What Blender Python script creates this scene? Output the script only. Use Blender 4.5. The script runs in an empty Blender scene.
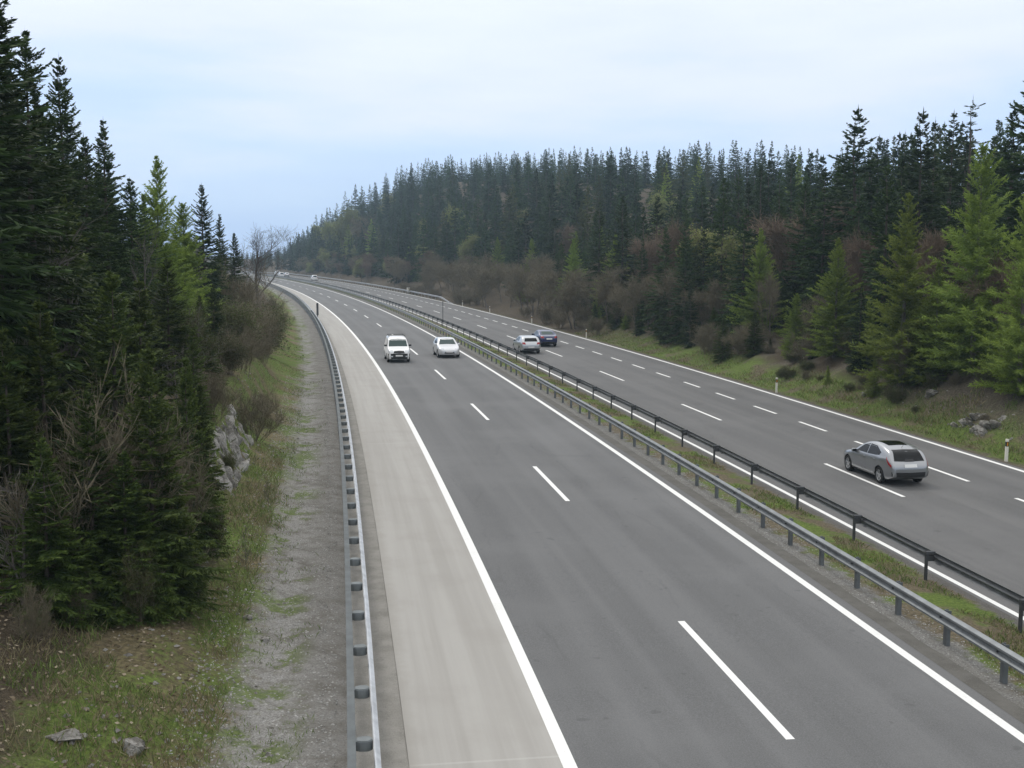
import bpy, bmesh, math, random
import numpy as np
from mathutils import Vector, Matrix
from mathutils.bvhtree import BVHTree
PI = math.pi
scene = bpy.context.scene
COL = scene.collection
rng = np.random.default_rng(7)
random.seed(7)

# ------------------------------------------------------------------ road geometry (metres)
F_PX, PITCH, ROLL, CAM_H = 1105.36, 0.1092956, 0.00394821, 7.94065
S = np.arange(-80.0, 721.0, 1.0)
def _head(s):
    a = np.clip(s, -20, 480)
    th = -0.140195 - 0.00061154*a + 1.87e-6*a*a/2 - 1e-8*a**3/6
    k = -0.00061154 + 1.87e-6*480 - 1e-8*480**2/2
    return th + np.where(s > 480, k*(s-480), 0)
TH = _head(S)
def _zroad(s):
    a = np.clip(s, -20, 460)
    z = 0.00757219*a - 2.909e-5*a*a/2 + 1.5e-7*a**3/6
    return z
_dx, _dy = np.sin(TH), np.cos(TH)
PX = np.concatenate([[0], np.cumsum((_dx[1:]+_dx[:-1])/2)])
PY = np.concatenate([[0], np.cumsum((_dy[1:]+_dy[:-1])/2)])
PX = PX - PX[80] + 11.076945
PY = PY - PY[80]
PZ = _zroad(S)
def road(s, d, z=0.0):
    """road coordinates (distance along, offset to the right, height over road) to world"""
    s = np.asarray(s, float); d = np.asarray(d, float)
    sc = np.clip(s, S[0], S[-1]); ex = s - sc
    x = np.interp(sc, S, PX); y = np.interp(sc, S, PY); th = np.interp(sc, S, TH)
    zz = np.interp(sc, S, PZ) + z
    x = x + ex*np.sin(th) + d*np.cos(th); y = y + ex*np.cos(th) - d*np.sin(th)
    return np.stack([x, y, zz + 0*x], -1)
def heading(s): return float(np.interp(s, S, TH))
def to_road(x, y):
    x = np.atleast_1d(np.asarray(x, float)); y = np.atleast_1d(np.asarray(y, float))
    k = np.argmin((x[:, None]-PX)**2 + (y[:, None]-PY)**2, 1)
    d = (x-PX[k])*np.cos(TH[k]) - (y-PY[k])*np.sin(TH[k])
    s = S[k] + (x-PX[k])*np.sin(TH[k]) + (y-PY[k])*np.cos(TH[k])
    return s, d
ZR = -0.222      # the right carriageway lies a little lower
def sstep(a, b, x):
    t = np.clip((np.asarray(x, float)-a)/(b-a), 0, 1); return t*t*(3-2*t)
def wob(s, d, f, seed=0.0):
    return (np.sin(s*f+seed*1.7+1.3*np.sin(d*f*1.31+seed)) + np.sin(d*f*1.17+seed*2.3+1.1*np.sin(s*f*.83+seed*.7)))*.5
LD = np.array([-900, -150, -60, -40, -25, -20, -16.8, -15.4, -14.4, -13.4, -12.6, -11.5, -10.9, -10.5])
LZ = np.array([22,    22,  12,  8.5, 4.2, 2.3,  1.05,  0.62, 0.30, 0.02, -0.14, -0.06, -0.10, -0.4])
RD = np.array([14.9, 15.3, 15.8, 16.6, 17.6, 19.0, 22, 30, 60, 900])
RZ = np.array([-.4, -.07, -.12, -.16, .12, .75, 1.8, 3.0, 4.0, 5.0])
def gz(s, d):
    """height of the ground over the road's reference height"""
    s = np.asarray(s, float); d = np.asarray(d, float)
    z = np.where(d < 2, np.interp(d, LD, LZ), np.interp(d, RD, RZ) + ZR)
    z = np.where((d > -10.5) & (d < 14.9), -0.4 + np.where(d > 2, ZR, 0), z)
    # rocky cut on the left
    cut = sstep(31, 36, s)*(1-sstep(60, 85, s))
    z = z + cut*1.5*sstep(-14.4, -15.6, d)
    # bank on the right is steepest near the bridge
    z = z + 1.2*(1-sstep(45, 75, s))*sstep(17.2, 21.5, d)
    # wooded hill
    hill = np.interp(s, [40, 150, 250, 330, 420, 500, 550, 600], [5, 9, 19, 27, 33, 31, 16, 3])*sstep(20, 78, d)
    z = z + hill*(1-sstep(250, 800, d)*.7)
    off = np.maximum(sstep(-12.8, -15.0, d), sstep(16.3, 18.5, d))
    z = z + off*(.10*wob(s, d, 1.9, 1) + .22*wob(s, d, .55, 2) + .5*wob(s, d, .13, 3)*sstep(0, 1, (np.abs(d)-17)/10))
    z = z + sstep(17, 19, d)*(1-sstep(70, 100, s))*.22*wob(s, d, 1.1, 8)
    z = z + (1-off)*np.where((d < -11.2) | (d > 15.3), .025*wob(s, d, 2.7, 5), 0)
    return z
def on_ground(s, d, sink=0.0):
    p = road(s, d); p[..., 2] += gz(s, d) - sink
    return p
def ground_at(x, y):
    s, d = to_road(x, y)
    return float(np.interp(np.clip(s, S[0], S[-1]), S, PZ)[0] + gz(s, d)[0])

# ------------------------------------------------------------------ helpers
def tag(o, label=None, cat=None, group=None, kind=None):
    if label: o['label'] = label
    if cat: o['category'] = cat
    if group: o['group'] = group
    if kind: o['kind'] = kind
    return o
def new_mesh(name, V, F, mats=(), smooth=False, midx=None, attrs=None):
    me = bpy.data.meshes.new(name)
    V = np.asarray(V, np.float32)
    if isinstance(F, np.ndarray):
        n, k = F.shape
        me.vertices.add(len(V)); me.vertices.foreach_set('co', V.ravel())
        me.loops.add(n*k); me.loops.foreach_set('vertex_index', F.astype(np.int32).ravel())
        me.polygons.add(n); me.polygons.foreach_set('loop_start', np.arange(0, n*k, k, dtype=np.int32))
        me.polygons.foreach_set('loop_total', np.full(n, k, np.int32))
        me.update(calc_edges=True)
    else:
        me.from_pydata([tuple(v) for v in V], [], F); me.update()
    for m in mats: me.materials.append(m)
    if midx is not None: me.polygons.foreach_set('material_index', np.asarray(midx, np.int32))
    me.polygons.foreach_set('use_smooth', np.full(len(me.polygons), bool(smooth)))
    for an, av in (attrs or {}).items():
        a = me.attributes.new(an, 'FLOAT', 'POINT'); a.data.foreach_set('value', np.asarray(av, np.float32))
    return me
def link(name, me, parent=None, loc=None):
    o = bpy.data.objects.new(name, me); COL.objects.link(o)
    if parent: o.parent = parent
    if loc is not None: o.location = loc
    return o
def empty(name, loc, rz=0.0):
    o = bpy.data.objects.new(name, None); COL.objects.link(o)
    o.location = loc; o.rotation_euler = (0, 0, rz); o.empty_display_size = .2
    return o
def copy_tree(o, parent=None):
    c = o.copy(); COL.objects.link(c); c.parent = parent
    for ch in o.children: copy_tree(ch, c)
    return c
class MB:
    """collects shapes for one mesh"""
    def __init__(self): self.V = []; self.F = []; self.M = []
    def add(self, V, F, m=0):
        n = len(self.V); self.V += [tuple(v) for v in V]
        self.F += [tuple(i+n for i in f) for f in F]; self.M += [m]*len(F)
    def box(self, c, h, rot=None, m=0, bev=0.0):
        bm = bmesh.new(); bmesh.ops.create_cube(bm, size=2)
        for v in bm.verts: v.co = Vector((v.co.x*h[0], v.co.y*h[1], v.co.z*h[2]))
        if bev: bmesh.ops.bevel(bm, geom=bm.edges[:], offset=bev, segments=2, affect='EDGES', profile=.5)
        M = (rot or Matrix.Identity(3))
        for v in bm.verts: v.co = M @ v.co + Vector(c)
        bm.verts.index_update()
        self.add([v.co for v in bm.verts], [[v.index for v in f.verts] for f in bm.faces], m); bm.free()
    def tube(self, pts, rads, n=6, m=0, cap=True):
        pts = [Vector(p) for p in pts]; V = []; F = []
        for i, p in enumerate(pts):
            t = (pts[min(i+1, len(pts)-1)] - pts[max(i-1, 0)]).normalized()
            a = t.orthogonal().normalized() if i == 0 else (a - t*a.dot(t)).normalized()
            b = t.cross(a)
            for k in range(n):
                an = 2*PI*k/n; V.append(p + (a*math.cos(an)+b*math.sin(an))*rads[i])
        for i in range(len(pts)-1):
            for k in range(n):
                F.append((i*n+k, i*n+(k+1) % n, (i+1)*n+(k+1) % n, (i+1)*n+k))
        if cap: F += [tuple(range(n))[::-1], tuple(range((len(pts)-1)*n, len(pts)*n))]
        self.add(V, F, m)
    def prism(self, poly, z0, z1, m=0):
        n = len(poly); V = [(x, y, z0) for x, y in poly] + [(x, y, z1) for x, y in poly]
        F = [tuple(range(n))[::-1], tuple(range(n, 2*n))] + [(k, (k+1) % n, n+(k+1) % n, n+k) for k in range(n)]
        self.add(V, F, m)
    def lathe(self, prof, n=24, m=0):
        """profile of (r, y) turned round the y axis"""
        V = []; F = []; k = len(prof)
        for i in range(n):
            a = 2*PI*i/n
            V += [(r*math.cos(a), y, r*math.sin(a)) for r, y in prof]
        for i in range(n):
            for j in range(k-1):
                F.append((i*k+j, i*k+j+1, ((i+1) % n)*k+j+1, ((i+1) % n)*k+j))
        self.add(V, F, m)
    def mesh(self, name, mats, smooth=False):
        return new_mesh(name, self.V, self.F, mats, smooth, self.M)
    def build(self, name, mats, parent=None, loc=None, smooth=False):
        return link(name, self.mesh(name, mats, smooth), parent, loc)

# ------------------------------------------------------------------ materials
class NT:
    def __init__(self, name):
        self.m = bpy.data.materials.new(name); self.m.use_nodes = True
        self.t = self.m.node_tree; self.t.nodes.clear()
        self.out = self.n('ShaderNodeOutputMaterial')
    def n(self, kind, ins=None, **kw):
        nd = self.t.nodes.new(kind)
        for k, v in kw.items(): setattr(nd, k, v)
        for k, v in (ins or {}).items(): self.set(nd, k, v)
        return nd
    def set(self, nd, k, v):
        s = nd.inputs[k]
        if isinstance(v, bpy.types.NodeSocket): self.t.links.new(v, s)
        elif isinstance(v, bpy.types.Node): self.t.links.new(v.outputs[0], s)
        else: s.default_value = v
    def math(self, op, a, b=0.0, c=None, clamp=False):
        ins = {0: a, 1: b}
        if c is not None: ins[2] = c
        return self.n('ShaderNodeMath', ins, operation=op, use_clamp=clamp).outputs[0]
    def mix(self, f, a, b, blend='MIX'):
        nd = self.n('ShaderNodeMix', data_type='RGBA', blend_type=blend)
        self.set(nd, 0, f); self.set(nd, 6, rgba(a)); self.set(nd, 7, rgba(b)); return nd.outputs[2]
    def noise(self, scale, detail=4, rough=.55, vec=None, dist=0.0):
        nd = self.n('ShaderNodeTexNoise', {'Scale': scale, 'Detail': detail, 'Roughness': rough, 'Distortion': dist})
        if vec is not None: self.set(nd, 'Vector', vec)
        return nd.outputs[0]
    def ramp(self, v, a, b):
        nd = self.n('ShaderNodeMapRange', {0: v, 1: a, 2: b}, interpolation_type='SMOOTHSTEP'); return nd.outputs[0]
    def attr(self, name): return self.n('ShaderNodeAttribute', attribute_name=name).outputs['Fac']
    def pos(self): return self.n('ShaderNodeNewGeometry').outputs['Position']
    def obj(self): return self.n('ShaderNodeTexCoord').outputs['Object']
    def bump(self, h, strength=.4, dist=.02):
        return self.n('ShaderNodeBump', {'Height': h, 'Strength': strength, 'Distance': dist}).outputs[0]
    def principled(self, color, rough=.8, metal=0.0, normal=None, spec=.3, **kw):
        p = self.n('ShaderNodeBsdfPrincipled')
        self.set(p, 'Base Color', rgba(color)); self.set(p, 'Roughness', rough); self.set(p, 'Metallic', metal)
        self.set(p, 'Specular IOR Level', spec)
        if normal is not None: self.set(p, 'Normal', normal)
        for k, v in kw.items(): self.set(p, k, v)
        return p
    def surf(self, sh):
        self.t.links.new(sh.outputs[0] if isinstance(sh, bpy.types.Node) else sh, self.out.inputs['Surface']); return self.m
def rgba(c):
    if isinstance(c, tuple) and len(c) == 3: return (*c, 1.0)
    return c

def mat_asphalt(name, base, lighter, seed, track):
    t = NT(name); p = t.pos()
    lat = t.attr('lat'); lon = t.attr('lon')
    vec = t.n('ShaderNodeCombineXYZ', {0: lat, 1: t.math('MULTIPLY', lon, .06), 2: seed}).outputs[0]
    big = t.noise(.9, 3, .5, vec)
    vec2 = t.n('ShaderNodeCombineXYZ', {0: t.math('MULTIPLY', lat, 2.2), 1: t.math('MULTIPLY', lon, .02), 2: seed+3}).outputs[0]
    streak = t.noise(1.0, 4, .6, vec2)
    fine = t.noise(38, 3, .7, p)
    grit = t.noise(130, 2, .6, p)
    c = t.mix(t.ramp(big, .32, .7), base, lighter)
    c = t.mix(t.math('MULTIPLY', t.ramp(streak, .42, .75), .35), c, tuple(x*.70 for x in base))
    # wheel tracks polished darker, oil line between
    tr = None
    for cen in track:
        g = t.ramp(t.math('ABSOLUTE', t.math('SUBTRACT', lat, cen)), .55, .1)
        tr = g if tr is None else t.math('MAXIMUM', tr, g)
    c = t.mix(t.math('MULTIPLY', tr, .30), c, tuple(x*.62 for x in base))
    c = t.mix(t.math('MULTIPLY', t.ramp(fine, .38, .68), .42), c, tuple(x*1.55 for x in lighter))
    c = t.mix(t.math('MULTIPLY', t.ramp(t.noise(27, 3, .7, p), .56, .72), .5), c, tuple(x*.55 for x in base))
    c = t.mix(t.math('MULTIPLY', t.ramp(t.noise(.16, 4, .6, p), .45, .68), .45), c, tuple(x*1.22 for x in lighter))
    c = t.mix(t.math('MULTIPLY', t.ramp(grit, .55, .8), .35), c, (.34, .34, .33))
    spots = t.noise(3.1, 2, .4, p)
    c = t.mix(t.math('MULTIPLY', t.ramp(spots, .70, .76), .35), c, tuple(x*.6 for x in base))
    ck = t.n('ShaderNodeTexVoronoi', {'Vector': t.n('ShaderNodeCombineXYZ', {0: t.math('ADD', lat, t.math('MULTIPLY', t.noise(1.3, 3, .6, p), .5)), 1: t.math('MULTIPLY', lon, .13), 2: seed}).outputs[0], 'Scale': .30}, feature='DISTANCE_TO_EDGE').outputs['Distance']
    c = t.mix(t.math('MULTIPLY', t.math('MULTIPLY', t.ramp(ck, .012, .004), t.ramp(t.noise(.35, 2, .5, p), .48, .56)), .12), c, tuple(x*.45 for x in base))
    h = t.math('ADD', fine, t.math('MULTIPLY', grit, .6))
    return t.surf(t.principled(c, .82, normal=t.bump(h, .35, .01), spec=.28))
def mat_concrete():
    t = NT('shoulder_concrete'); p = t.pos(); lat = t.attr('lat'); lon = t.attr('lon')
    vec = t.n('ShaderNodeCombineXYZ', {0: t.math('MULTIPLY', lat, 2.5), 1: t.math('MULTIPLY', lon, .05), 2: 1.0}).outputs[0]
    c = t.mix(t.ramp(t.noise(1.1, 4, .6, vec), .3, .7), (.295, .284, .264), (.345, .335, .314))
    c = t.mix(t.math('MULTIPLY', t.ramp(t.noise(.7, 4, .6, p), .45, .75), .35), c, (.26, .246, .225))
    c = t.mix(t.math('MULTIPLY', t.ramp(t.noise(55, 3, .7, p), .45, .75), .3), c, (.29, .28, .26))
    fr = t.math('ABSOLUTE', t.math('SUBTRACT', t.math('FRACT', t.math('DIVIDE', t.math('ADD', lon, -18.2), 30.0)), .5))
    seam = t.ramp(fr, .4985, .4995)
    c = t.mix(t.math('MULTIPLY', seam, .18), c, (.55, .54, .52))
    # dirt washed in along the outer edge
    e = t.math('MULTIPLY', t.ramp(t.math('ADD', lat, t.math('MULTIPLY', t.noise(2.2, 4, .6, p), .5)), -9.55, -9.95), .5)
    c = t.mix(e, c, (.25, .235, .21))
    return t.surf(t.principled(c, .85, normal=t.bump(t.noise(60, 3, .7, p), .25, .006), spec=.25))
def mat_paint():
    t = NT('road_paint'); p = t.pos()
    c = t.mix(t.math('MULTIPLY', t.ramp(t.noise(24, 4, .7, p), .5, .78), .5), (.74, .74, .72), (.40, .40, .39))
    c = t.mix(t.math('MULTIPLY', t.ramp(t.noise(1.3, 3, .6, p), .55, .8), .35), c, (.55, .55, .53))
    return t.surf(t.principled(c, .65, normal=t.bump(t.noise(90, 2, .6, p), .2, .004), spec=.3))
def mat_ground():
    t = NT('ground_cover'); p = t.pos(); lat = t.attr('lat'); lon = t.attr('lon')
    n1 = t.noise(.45, 5, .6, p); n2 = t.noise(1.7, 5, .65, p); n3 = t.noise(9, 4, .7, p); n4 = t.noise(34, 3, .7, p)
    n5 = t.noise(85, 2, .7, p)
    vo = t.n('ShaderNodeTexVoronoi', {'Vector': p, 'Scale': 26.0, 'Randomness': 1.0})
    stone = t.mix(vo.outputs['Distance'], (.36, .355, .34), (.12, .115, .105))
    stone = t.mix(t.math('MULTIPLY', t.ramp(n5, .4, .7), .55), stone, (.34, .335, .32))
    stone = t.mix(t.math('MULTIPLY', t.ramp(n2, .42, .66), .7), stone, (.125, .112, .092))
    dv = t.n('ShaderNodeCombineXYZ', {0: t.math('ADD', t.math('MULTIPLY', lat, 1.2), t.math('MULTIPLY', lon, .9)), 1: t.math('MULTIPLY', lon, .15), 2: 2.0}).outputs[0]
    stone = t.mix(t.math('MULTIPLY', t.ramp(t.noise(1.6, 5, .65, dv), .5, .7), .6), stone, (.105, .098, .086))
    stone = t.mix(t.math('MULTIPLY', t.ramp(t.math('ADD', lat, t.math('MULTIPLY', n2, .9)), -11.9, -11.3), .40), stone, (.15, .143, .13))
    green = t.mix(t.ramp(n3, .3, .7), (.06, .092, .022), (.14, .19, .045))
    green = t.mix(t.math('MULTIPLY', t.ramp(n4, .45, .75), .4), green, (.20, .23, .08))
    dry = t.mix(t.ramp(n3, .35, .7), (.095, .08, .045), (.21, .175, .10))
    dry = t.mix(t.math('MULTIPLY', t.ramp(n4, .55, .75), .5), dry, (.30, .27, .19))
    litter = t.mix(t.ramp(n4, .35, .7), (.045, .036, .024), (.13, .105, .075))
    soil = t.mix(t.ramp(n3, .3, .75), (.07, .058, .042), (.16, .14, .11))
    soil = t.mix(t.math('MULTIPLY', t.ramp(n4, .58, .7), .6), soil, (.32, .31, .28))
    # left side: gravel verge -> grass and dry grass -> forest floor
    wl = t.math('ADD', lat, t.math('MULTIPLY', t.math('SUBTRACT', n2, .5), 2.4))
    grass = t.mix(t.ramp(t.math('ADD', n1, t.math('MULTIPLY', t.math('SUBTRACT', n3, .5), .35)), .42, .58), dry, green)
    cl = t.mix(t.ramp(wl, -12.75, -13.5), stone, grass)
    patch = t.math('MULTIPLY', t.ramp(t.math('ADD', n1, t.math('MULTIPLY', t.math('SUBTRACT', n2, .5), .8)), .50, .62), t.ramp(lat, -11.6, -12.4))
    cl = t.mix(t.math('MULTIPLY', patch, .8), cl, green)
    cl = t.mix(t.ramp(wl, -15.2, -16.4), cl, litter)
    # right side: dirty edge -> grass bank -> soil and litter under the trees
    wr = t.math('ADD', lat, t.math('MULTIPLY', t.math('SUBTRACT', n2, .5), 2.0))
    cr = t.mix(t.ramp(wr, 15.6, 16.3), soil, t.mix(t.ramp(n1, .36, .52), t.mix(.5, dry, soil), green))
    cr = t.mix(t.ramp(wr, 18.2, 20.0), cr, t.mix(t.ramp(n1, .4, .6), soil, litter))
    cr = t.mix(t.ramp(lat, 24, 30), cr, litter)
    cr = t.mix(t.math('MULTIPLY', t.ramp(t.math('ADD', lon, t.math('MULTIPLY', n1, 30)), 112, 135), t.ramp(wr, 15.8, 16.2)), cr, litter)
    cr = t.mix(t.math('MULTIPLY', t.math('MULTIPLY', t.ramp(lon, 62, 50), t.ramp(wr, 17.6, 18.8)), .5), cr, soil)
    c = t.mix(t.ramp(lat, 1.9, 2.1), cl, cr)
    h = t.math('ADD', t.math('MULTIPLY', n3, 1.4), t.math('ADD', t.math('MULTIPLY', n4, .7), t.math('MULTIPLY', vo.outputs['Distance'], -.5)))
    return t.surf(t.principled(c, .95, normal=t.bump(h, .8, .06), spec=.12))
def mat_median():
    t = NT('median_cover'); p = t.pos(); lat = t.attr('lat')
    n1 = t.noise(.5, 5, .6, p); n2 = t.noise(2.1, 5, .65, p); n3 = t.noise(12, 4, .7, p); n4 = t.noise(45, 3, .7, p)
    vo = t.n('ShaderNodeTexVoronoi', {'Vector': p, 'Scale': 24.0})
    stone = t.mix(vo.outputs['Distance'], (.27, .265, .25), (.10, .097, .09))
    stone = t.mix(t.math('MULTIPLY', t.ramp(n4, .5, .75), .5), stone, (.36, .35, .33))
    stone = t.mix(t.math('MULTIPLY', t.ramp(n2, .4, .7), .5), stone, (.15, .14, .12))
    green = t.mix(t.ramp(n3, .3, .7), (.065, .10, .024), (.145, .195, .045))
    dry = t.mix(t.ramp(n3, .3, .7), (.08, .068, .045), (.18, .15, .10))
    g = t.mix(t.ramp(n1, .45, .58), dry, green)
    w = t.math('ADD', lat, t.math('MULTIPLY', t.math('SUBTRACT', n2, .5), 1.4))
    c = t.mix(t.ramp(w, 1.15, 1.5), stone, g)
    c = t.mix(t.ramp(w, 3.45, 3.75), c, t.mix(.5, stone, (.10, .09, .08)))
    return t.surf(t.principled(c, .95, normal=t.bump(t.math('ADD', n3, n4), .8, .04), spec=.12))
def mat_strip(name='verge_asphalt', k=1.0):
    t = NT(name); p = t.pos()
    c = t.mix(t.ramp(t.noise(2, 4, .6, p), .3, .7), tuple(x*k for x in (.17, .162, .145)), tuple(x*k for x in (.24, .23, .21)))
    c = t.mix(t.math('MULTIPLY', t.ramp(t.noise(50, 3, .7, p), .45, .7), .5), c, tuple(x*k for x in (.34, .33, .30)))
    c = t.mix(t.math('MULTIPLY', t.ramp(t.noise(18, 4, .75, p, .6), .56, .66), .5), c, (.12, .115, .105))
    return t.surf(t.principled(c, .9, normal=t.bump(t.noise(50, 3, .7, p), .5, .015), spec=.2))
def mat_steel(name, base, rough, rust=.25, metal=.55):
    t = NT(name); p = t.pos()
    c = t.mix(t.ramp(t.noise(3.0, 4, .6, p), .3, .7), base, tuple(x*.72 for x in base))
    c = t.mix(t.math('MULTIPLY', t.ramp(t.noise(11, 4, .65, p), .55, .75), rust), c, (.10, .085, .07))
    return t.surf(t.principled(c, rough, metal, normal=t.bump(t.noise(45, 2, .5, p), .06, .004), spec=.4))
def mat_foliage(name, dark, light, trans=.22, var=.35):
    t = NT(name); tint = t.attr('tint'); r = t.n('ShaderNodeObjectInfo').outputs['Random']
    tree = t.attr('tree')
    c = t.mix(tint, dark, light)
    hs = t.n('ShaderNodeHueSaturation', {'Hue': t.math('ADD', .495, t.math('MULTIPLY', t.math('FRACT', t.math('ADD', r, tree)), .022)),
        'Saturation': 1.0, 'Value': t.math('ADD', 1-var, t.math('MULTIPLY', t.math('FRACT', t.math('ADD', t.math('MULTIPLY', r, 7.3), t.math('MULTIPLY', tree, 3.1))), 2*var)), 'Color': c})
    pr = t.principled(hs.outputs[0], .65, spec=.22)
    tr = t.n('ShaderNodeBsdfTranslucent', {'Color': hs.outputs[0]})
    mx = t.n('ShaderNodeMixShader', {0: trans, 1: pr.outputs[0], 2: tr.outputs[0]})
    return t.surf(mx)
def mat_bark(name, a, b):
    t = NT(name); p = t.obj(); r = t.n('ShaderNodeObjectInfo').outputs['Random']
    sc = t.n('ShaderNodeMapping', {'Vector': p, 'Scale': (6, 6, 1.6)})
    c = t.mix(t.ramp(t.noise(2.2, 5, .65, sc.outputs[0]), .3, .7), a, b)
    c = t.mix(t.math('MULTIPLY', r, .45), c, tuple((x+y)*.36 for x, y in zip(a, b)))
    return t.surf(t.principled(c, .9, normal=t.bump(t.noise(4, 4, .6, sc.outputs[0]), .5, .03), spec=.15))
def mat_rock():
    t = NT('limestone'); p = t.pos()
    c = t.mix(t.ramp(t.noise(2.2, 6, .65, p), .35, .65), (.13, .122, .108), (.37, .355, .33))
    c = t.mix(t.math('MULTIPLY', t.ramp(t.noise(5, 5, .7, p, .8), .55, .65), .8), c, (.07, .062, .05))
    c = t.mix(t.math('MULTIPLY', t.ramp(t.noise(1.1, 4, .6, p), .55, .7), .5), c, (.07, .085, .035))
    return t.surf(t.principled(c, .9, normal=t.bump(t.noise(7, 6, .7, p), .9, .1), spec=.2))
def simple(name, c, rough=.5, metal=0.0, spec=.5, **kw):
    t = NT(name); return t.surf(t.principled(c, rough, metal, spec=spec, **kw))
def mat_carpaint(name, c, metal, rough=.32):
    t = NT(name); p = t.obj()
    dirt = t.ramp(t.n('ShaderNodeSeparateXYZ', {0: p}).outputs[2], .55, .18)
    dirt = t.math('MULTIPLY', dirt, t.math('MULTIPLY', t.noise(5, 4, .6, p), .55))
    cc = t.mix(dirt, c, (.16, .15, .135))
    pr = t.principled(cc, rough, metal, spec=.5)
    t.set(pr, 'Coat Weight', .7); t.set(pr, 'Coat Roughness', .06)
    return t.surf(pr)
def mat_glass(name, c=(.012, .016, .018)):
    t = NT(name); return t.surf(t.principled(c, .06, 0, spec=.22))

M = {}
M['asphalt_l'] = mat_asphalt('asphalt_worn_grey', (.095, .096, .097), (.122, .123, .124), 1.0, (-6.65, -4.85, -2.85, -1.05))
M['asphalt_r'] = mat_asphalt('asphalt_worn_grey_far', (.088, .088, .088), (.114, .113, .112), 5.0, (5.1, 6.9, 8.85, 10.65, 12.4, 14.0))
M['concrete'] = mat_concrete(); M['paint'] = mat_paint(); M['ground'] = mat_ground(); M['median'] = mat_median(); M['strip'] = mat_strip(); M['gutter'] = mat_strip('gutter_asphalt', .52)
M['steel'] = mat_steel('galvanised_steel', (.34, .36, .38), .48)
M['steel_road'] = mat_steel('road_grimed_steel', (.20, .215, .225), .5, .4, .5)
M['steel_channel'] = mat_steel('channel_zinc', (.125, .14, .145), .8, .3, .05)
M['steel_light'] = mat_steel('galvanised_steel_bright', (.55, .57, .59), .42, .12)
M['steel_dark'] = mat_steel('weathered_steel', (.075, .08, .085), .6, .5, .4)
M['steel_grey'] = mat_steel('weathered_rail_steel', (.15, .158, .165), .6, .5, .35)
M['steel_mid'] = mat_steel('weathered_galvanised', (.16, .175, .185), .55, .35, .4)
M['steel_spacer'] = mat_steel('dull_zinc', (.185, .205, .21), .8, .2, .05)
M['rock'] = mat_rock()
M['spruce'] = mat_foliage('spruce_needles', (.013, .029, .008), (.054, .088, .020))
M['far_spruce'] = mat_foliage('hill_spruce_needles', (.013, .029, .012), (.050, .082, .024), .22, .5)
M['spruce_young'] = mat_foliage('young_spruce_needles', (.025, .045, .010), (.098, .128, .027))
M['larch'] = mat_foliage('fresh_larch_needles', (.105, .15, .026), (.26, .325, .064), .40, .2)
M['larch_pale'] = mat_foliage('pale_spring_leaves', (.14, .16, .05), (.27, .28, .10), .3, .25)
M['olive'] = mat_foliage('olive_spring_leaves', (.045, .055, .02), (.105, .115, .04), .3)
M['bark'] = mat_bark('spruce_bark', (.055, .045, .038), (.13, .11, .095))
M['bark_grey'] = mat_bark('grey_bark', (.085, .075, .066), (.19, .175, .155))
M['twig'] = mat_bark('bare_twigs', (.115, .10, .064), (.215, .188, .134))
M['twig_red'] = mat_bark('reddish_twigs', (.12, .088, .062), (.22, .168, .125))
M['rubber'] = simple('tyre_rubber', (.018, .018, .018), .8, spec=.2)
M['alloy'] = simple('wheel_alloy', (.55, .56, .57), .35, .8)
M['black'] = simple('black_plastic', (.02, .02, .021), .55, spec=.35)
M['glass'] = mat_glass('tinted_glass', (.004, .005, .006)); M['glass_green'] = mat_glass('greenish_glass', (.05, .075, .07))
M['red_lens'] = simple('red_lens', (.30, .02, .022), .2); M['clear_lens'] = simple('clear_lens', (.62, .64, .66), .12, .3)
M['plate'] = simple('number_plate_white', (.72, .72, .70), .45)
M['white_plastic'] = simple('delineator_white', (.72, .70, .62), .55)
M['amber'] = simple('amber_reflector', (.65, .30, .03), .3)
M['dark_band'] = simple('delineator_black', (.02, .02, .02), .5)

# ------------------------------------------------------------------ ground, road, markings
def dense(a, b, st): return np.arange(a, b, st)
def swept(name, svals, dvals, zf, mat, kind='structure', smooth=True):
    sv, dv = np.meshgrid(svals, dvals, indexing='ij')
    P = road(sv, dv); P[..., 2] += zf(sv, dv)
    nS, nD = sv.shape
    i = np.arange(nS-1)[:, None]*nD + np.arange(nD-1)[None, :]
    Fq = np.stack([i, i+1, i+1+nD, i+nD], -1).reshape(-1, 4)
    me = new_mesh(name, P.reshape(-1, 3), Fq, [mat], smooth, attrs={'lat': dv.ravel(), 'lon': sv.ravel()})
    o = link(name, me); tag(o, kind=kind); return o
SR = np.concatenate([dense(-80, 10, 3), dense(10, 130, 1), dense(130, 721, 3)])
SG = np.concatenate([[-600, -400, -250, -150], dense(-80, 10, 4), dense(10, 62, .4), dense(62, 120, 1), dense(120, 420, 4), dense(420, 720, 12), [720, 800, 900, 1000, 1200, 1400]])
DG = np.concatenate([[-600, -400, -250, -150, -110, -80, -65, -55], dense(-48, -24, 2.5), dense(-24, -17, .7), dense(-17, -11.2, .28), [-11.1, -10.95, -10.8, -10.5, -6, 0, 1.99, 2.01, 6, 12, 14.9, 15.1, 15.3],
     dense(15.5, 20, .3), dense(20, 30, .9), dense(30, 60, 3), dense(60, 130, 7), [130, 150, 180, 220, 300, 400, 600, 800]])
g = swept('ground', SG, DG, gz, M['ground']); g['label'] = 'grassy banks, gravel verge and forest floor on both sides of the motorway'
def flat(h): return lambda s, d: h + 0*d
o = swept('road', SR, np.linspace(-7.75, .55, 18), flat(0), M['asphalt_l']); o['label'] = 'grey asphalt of the nearer carriageway'
o = swept('road', SR, np.linspace(3.95, 15.12, 24), flat(ZR), M['asphalt_r']); o['label'] = 'grey asphalt of the farther carriageway'
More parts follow.
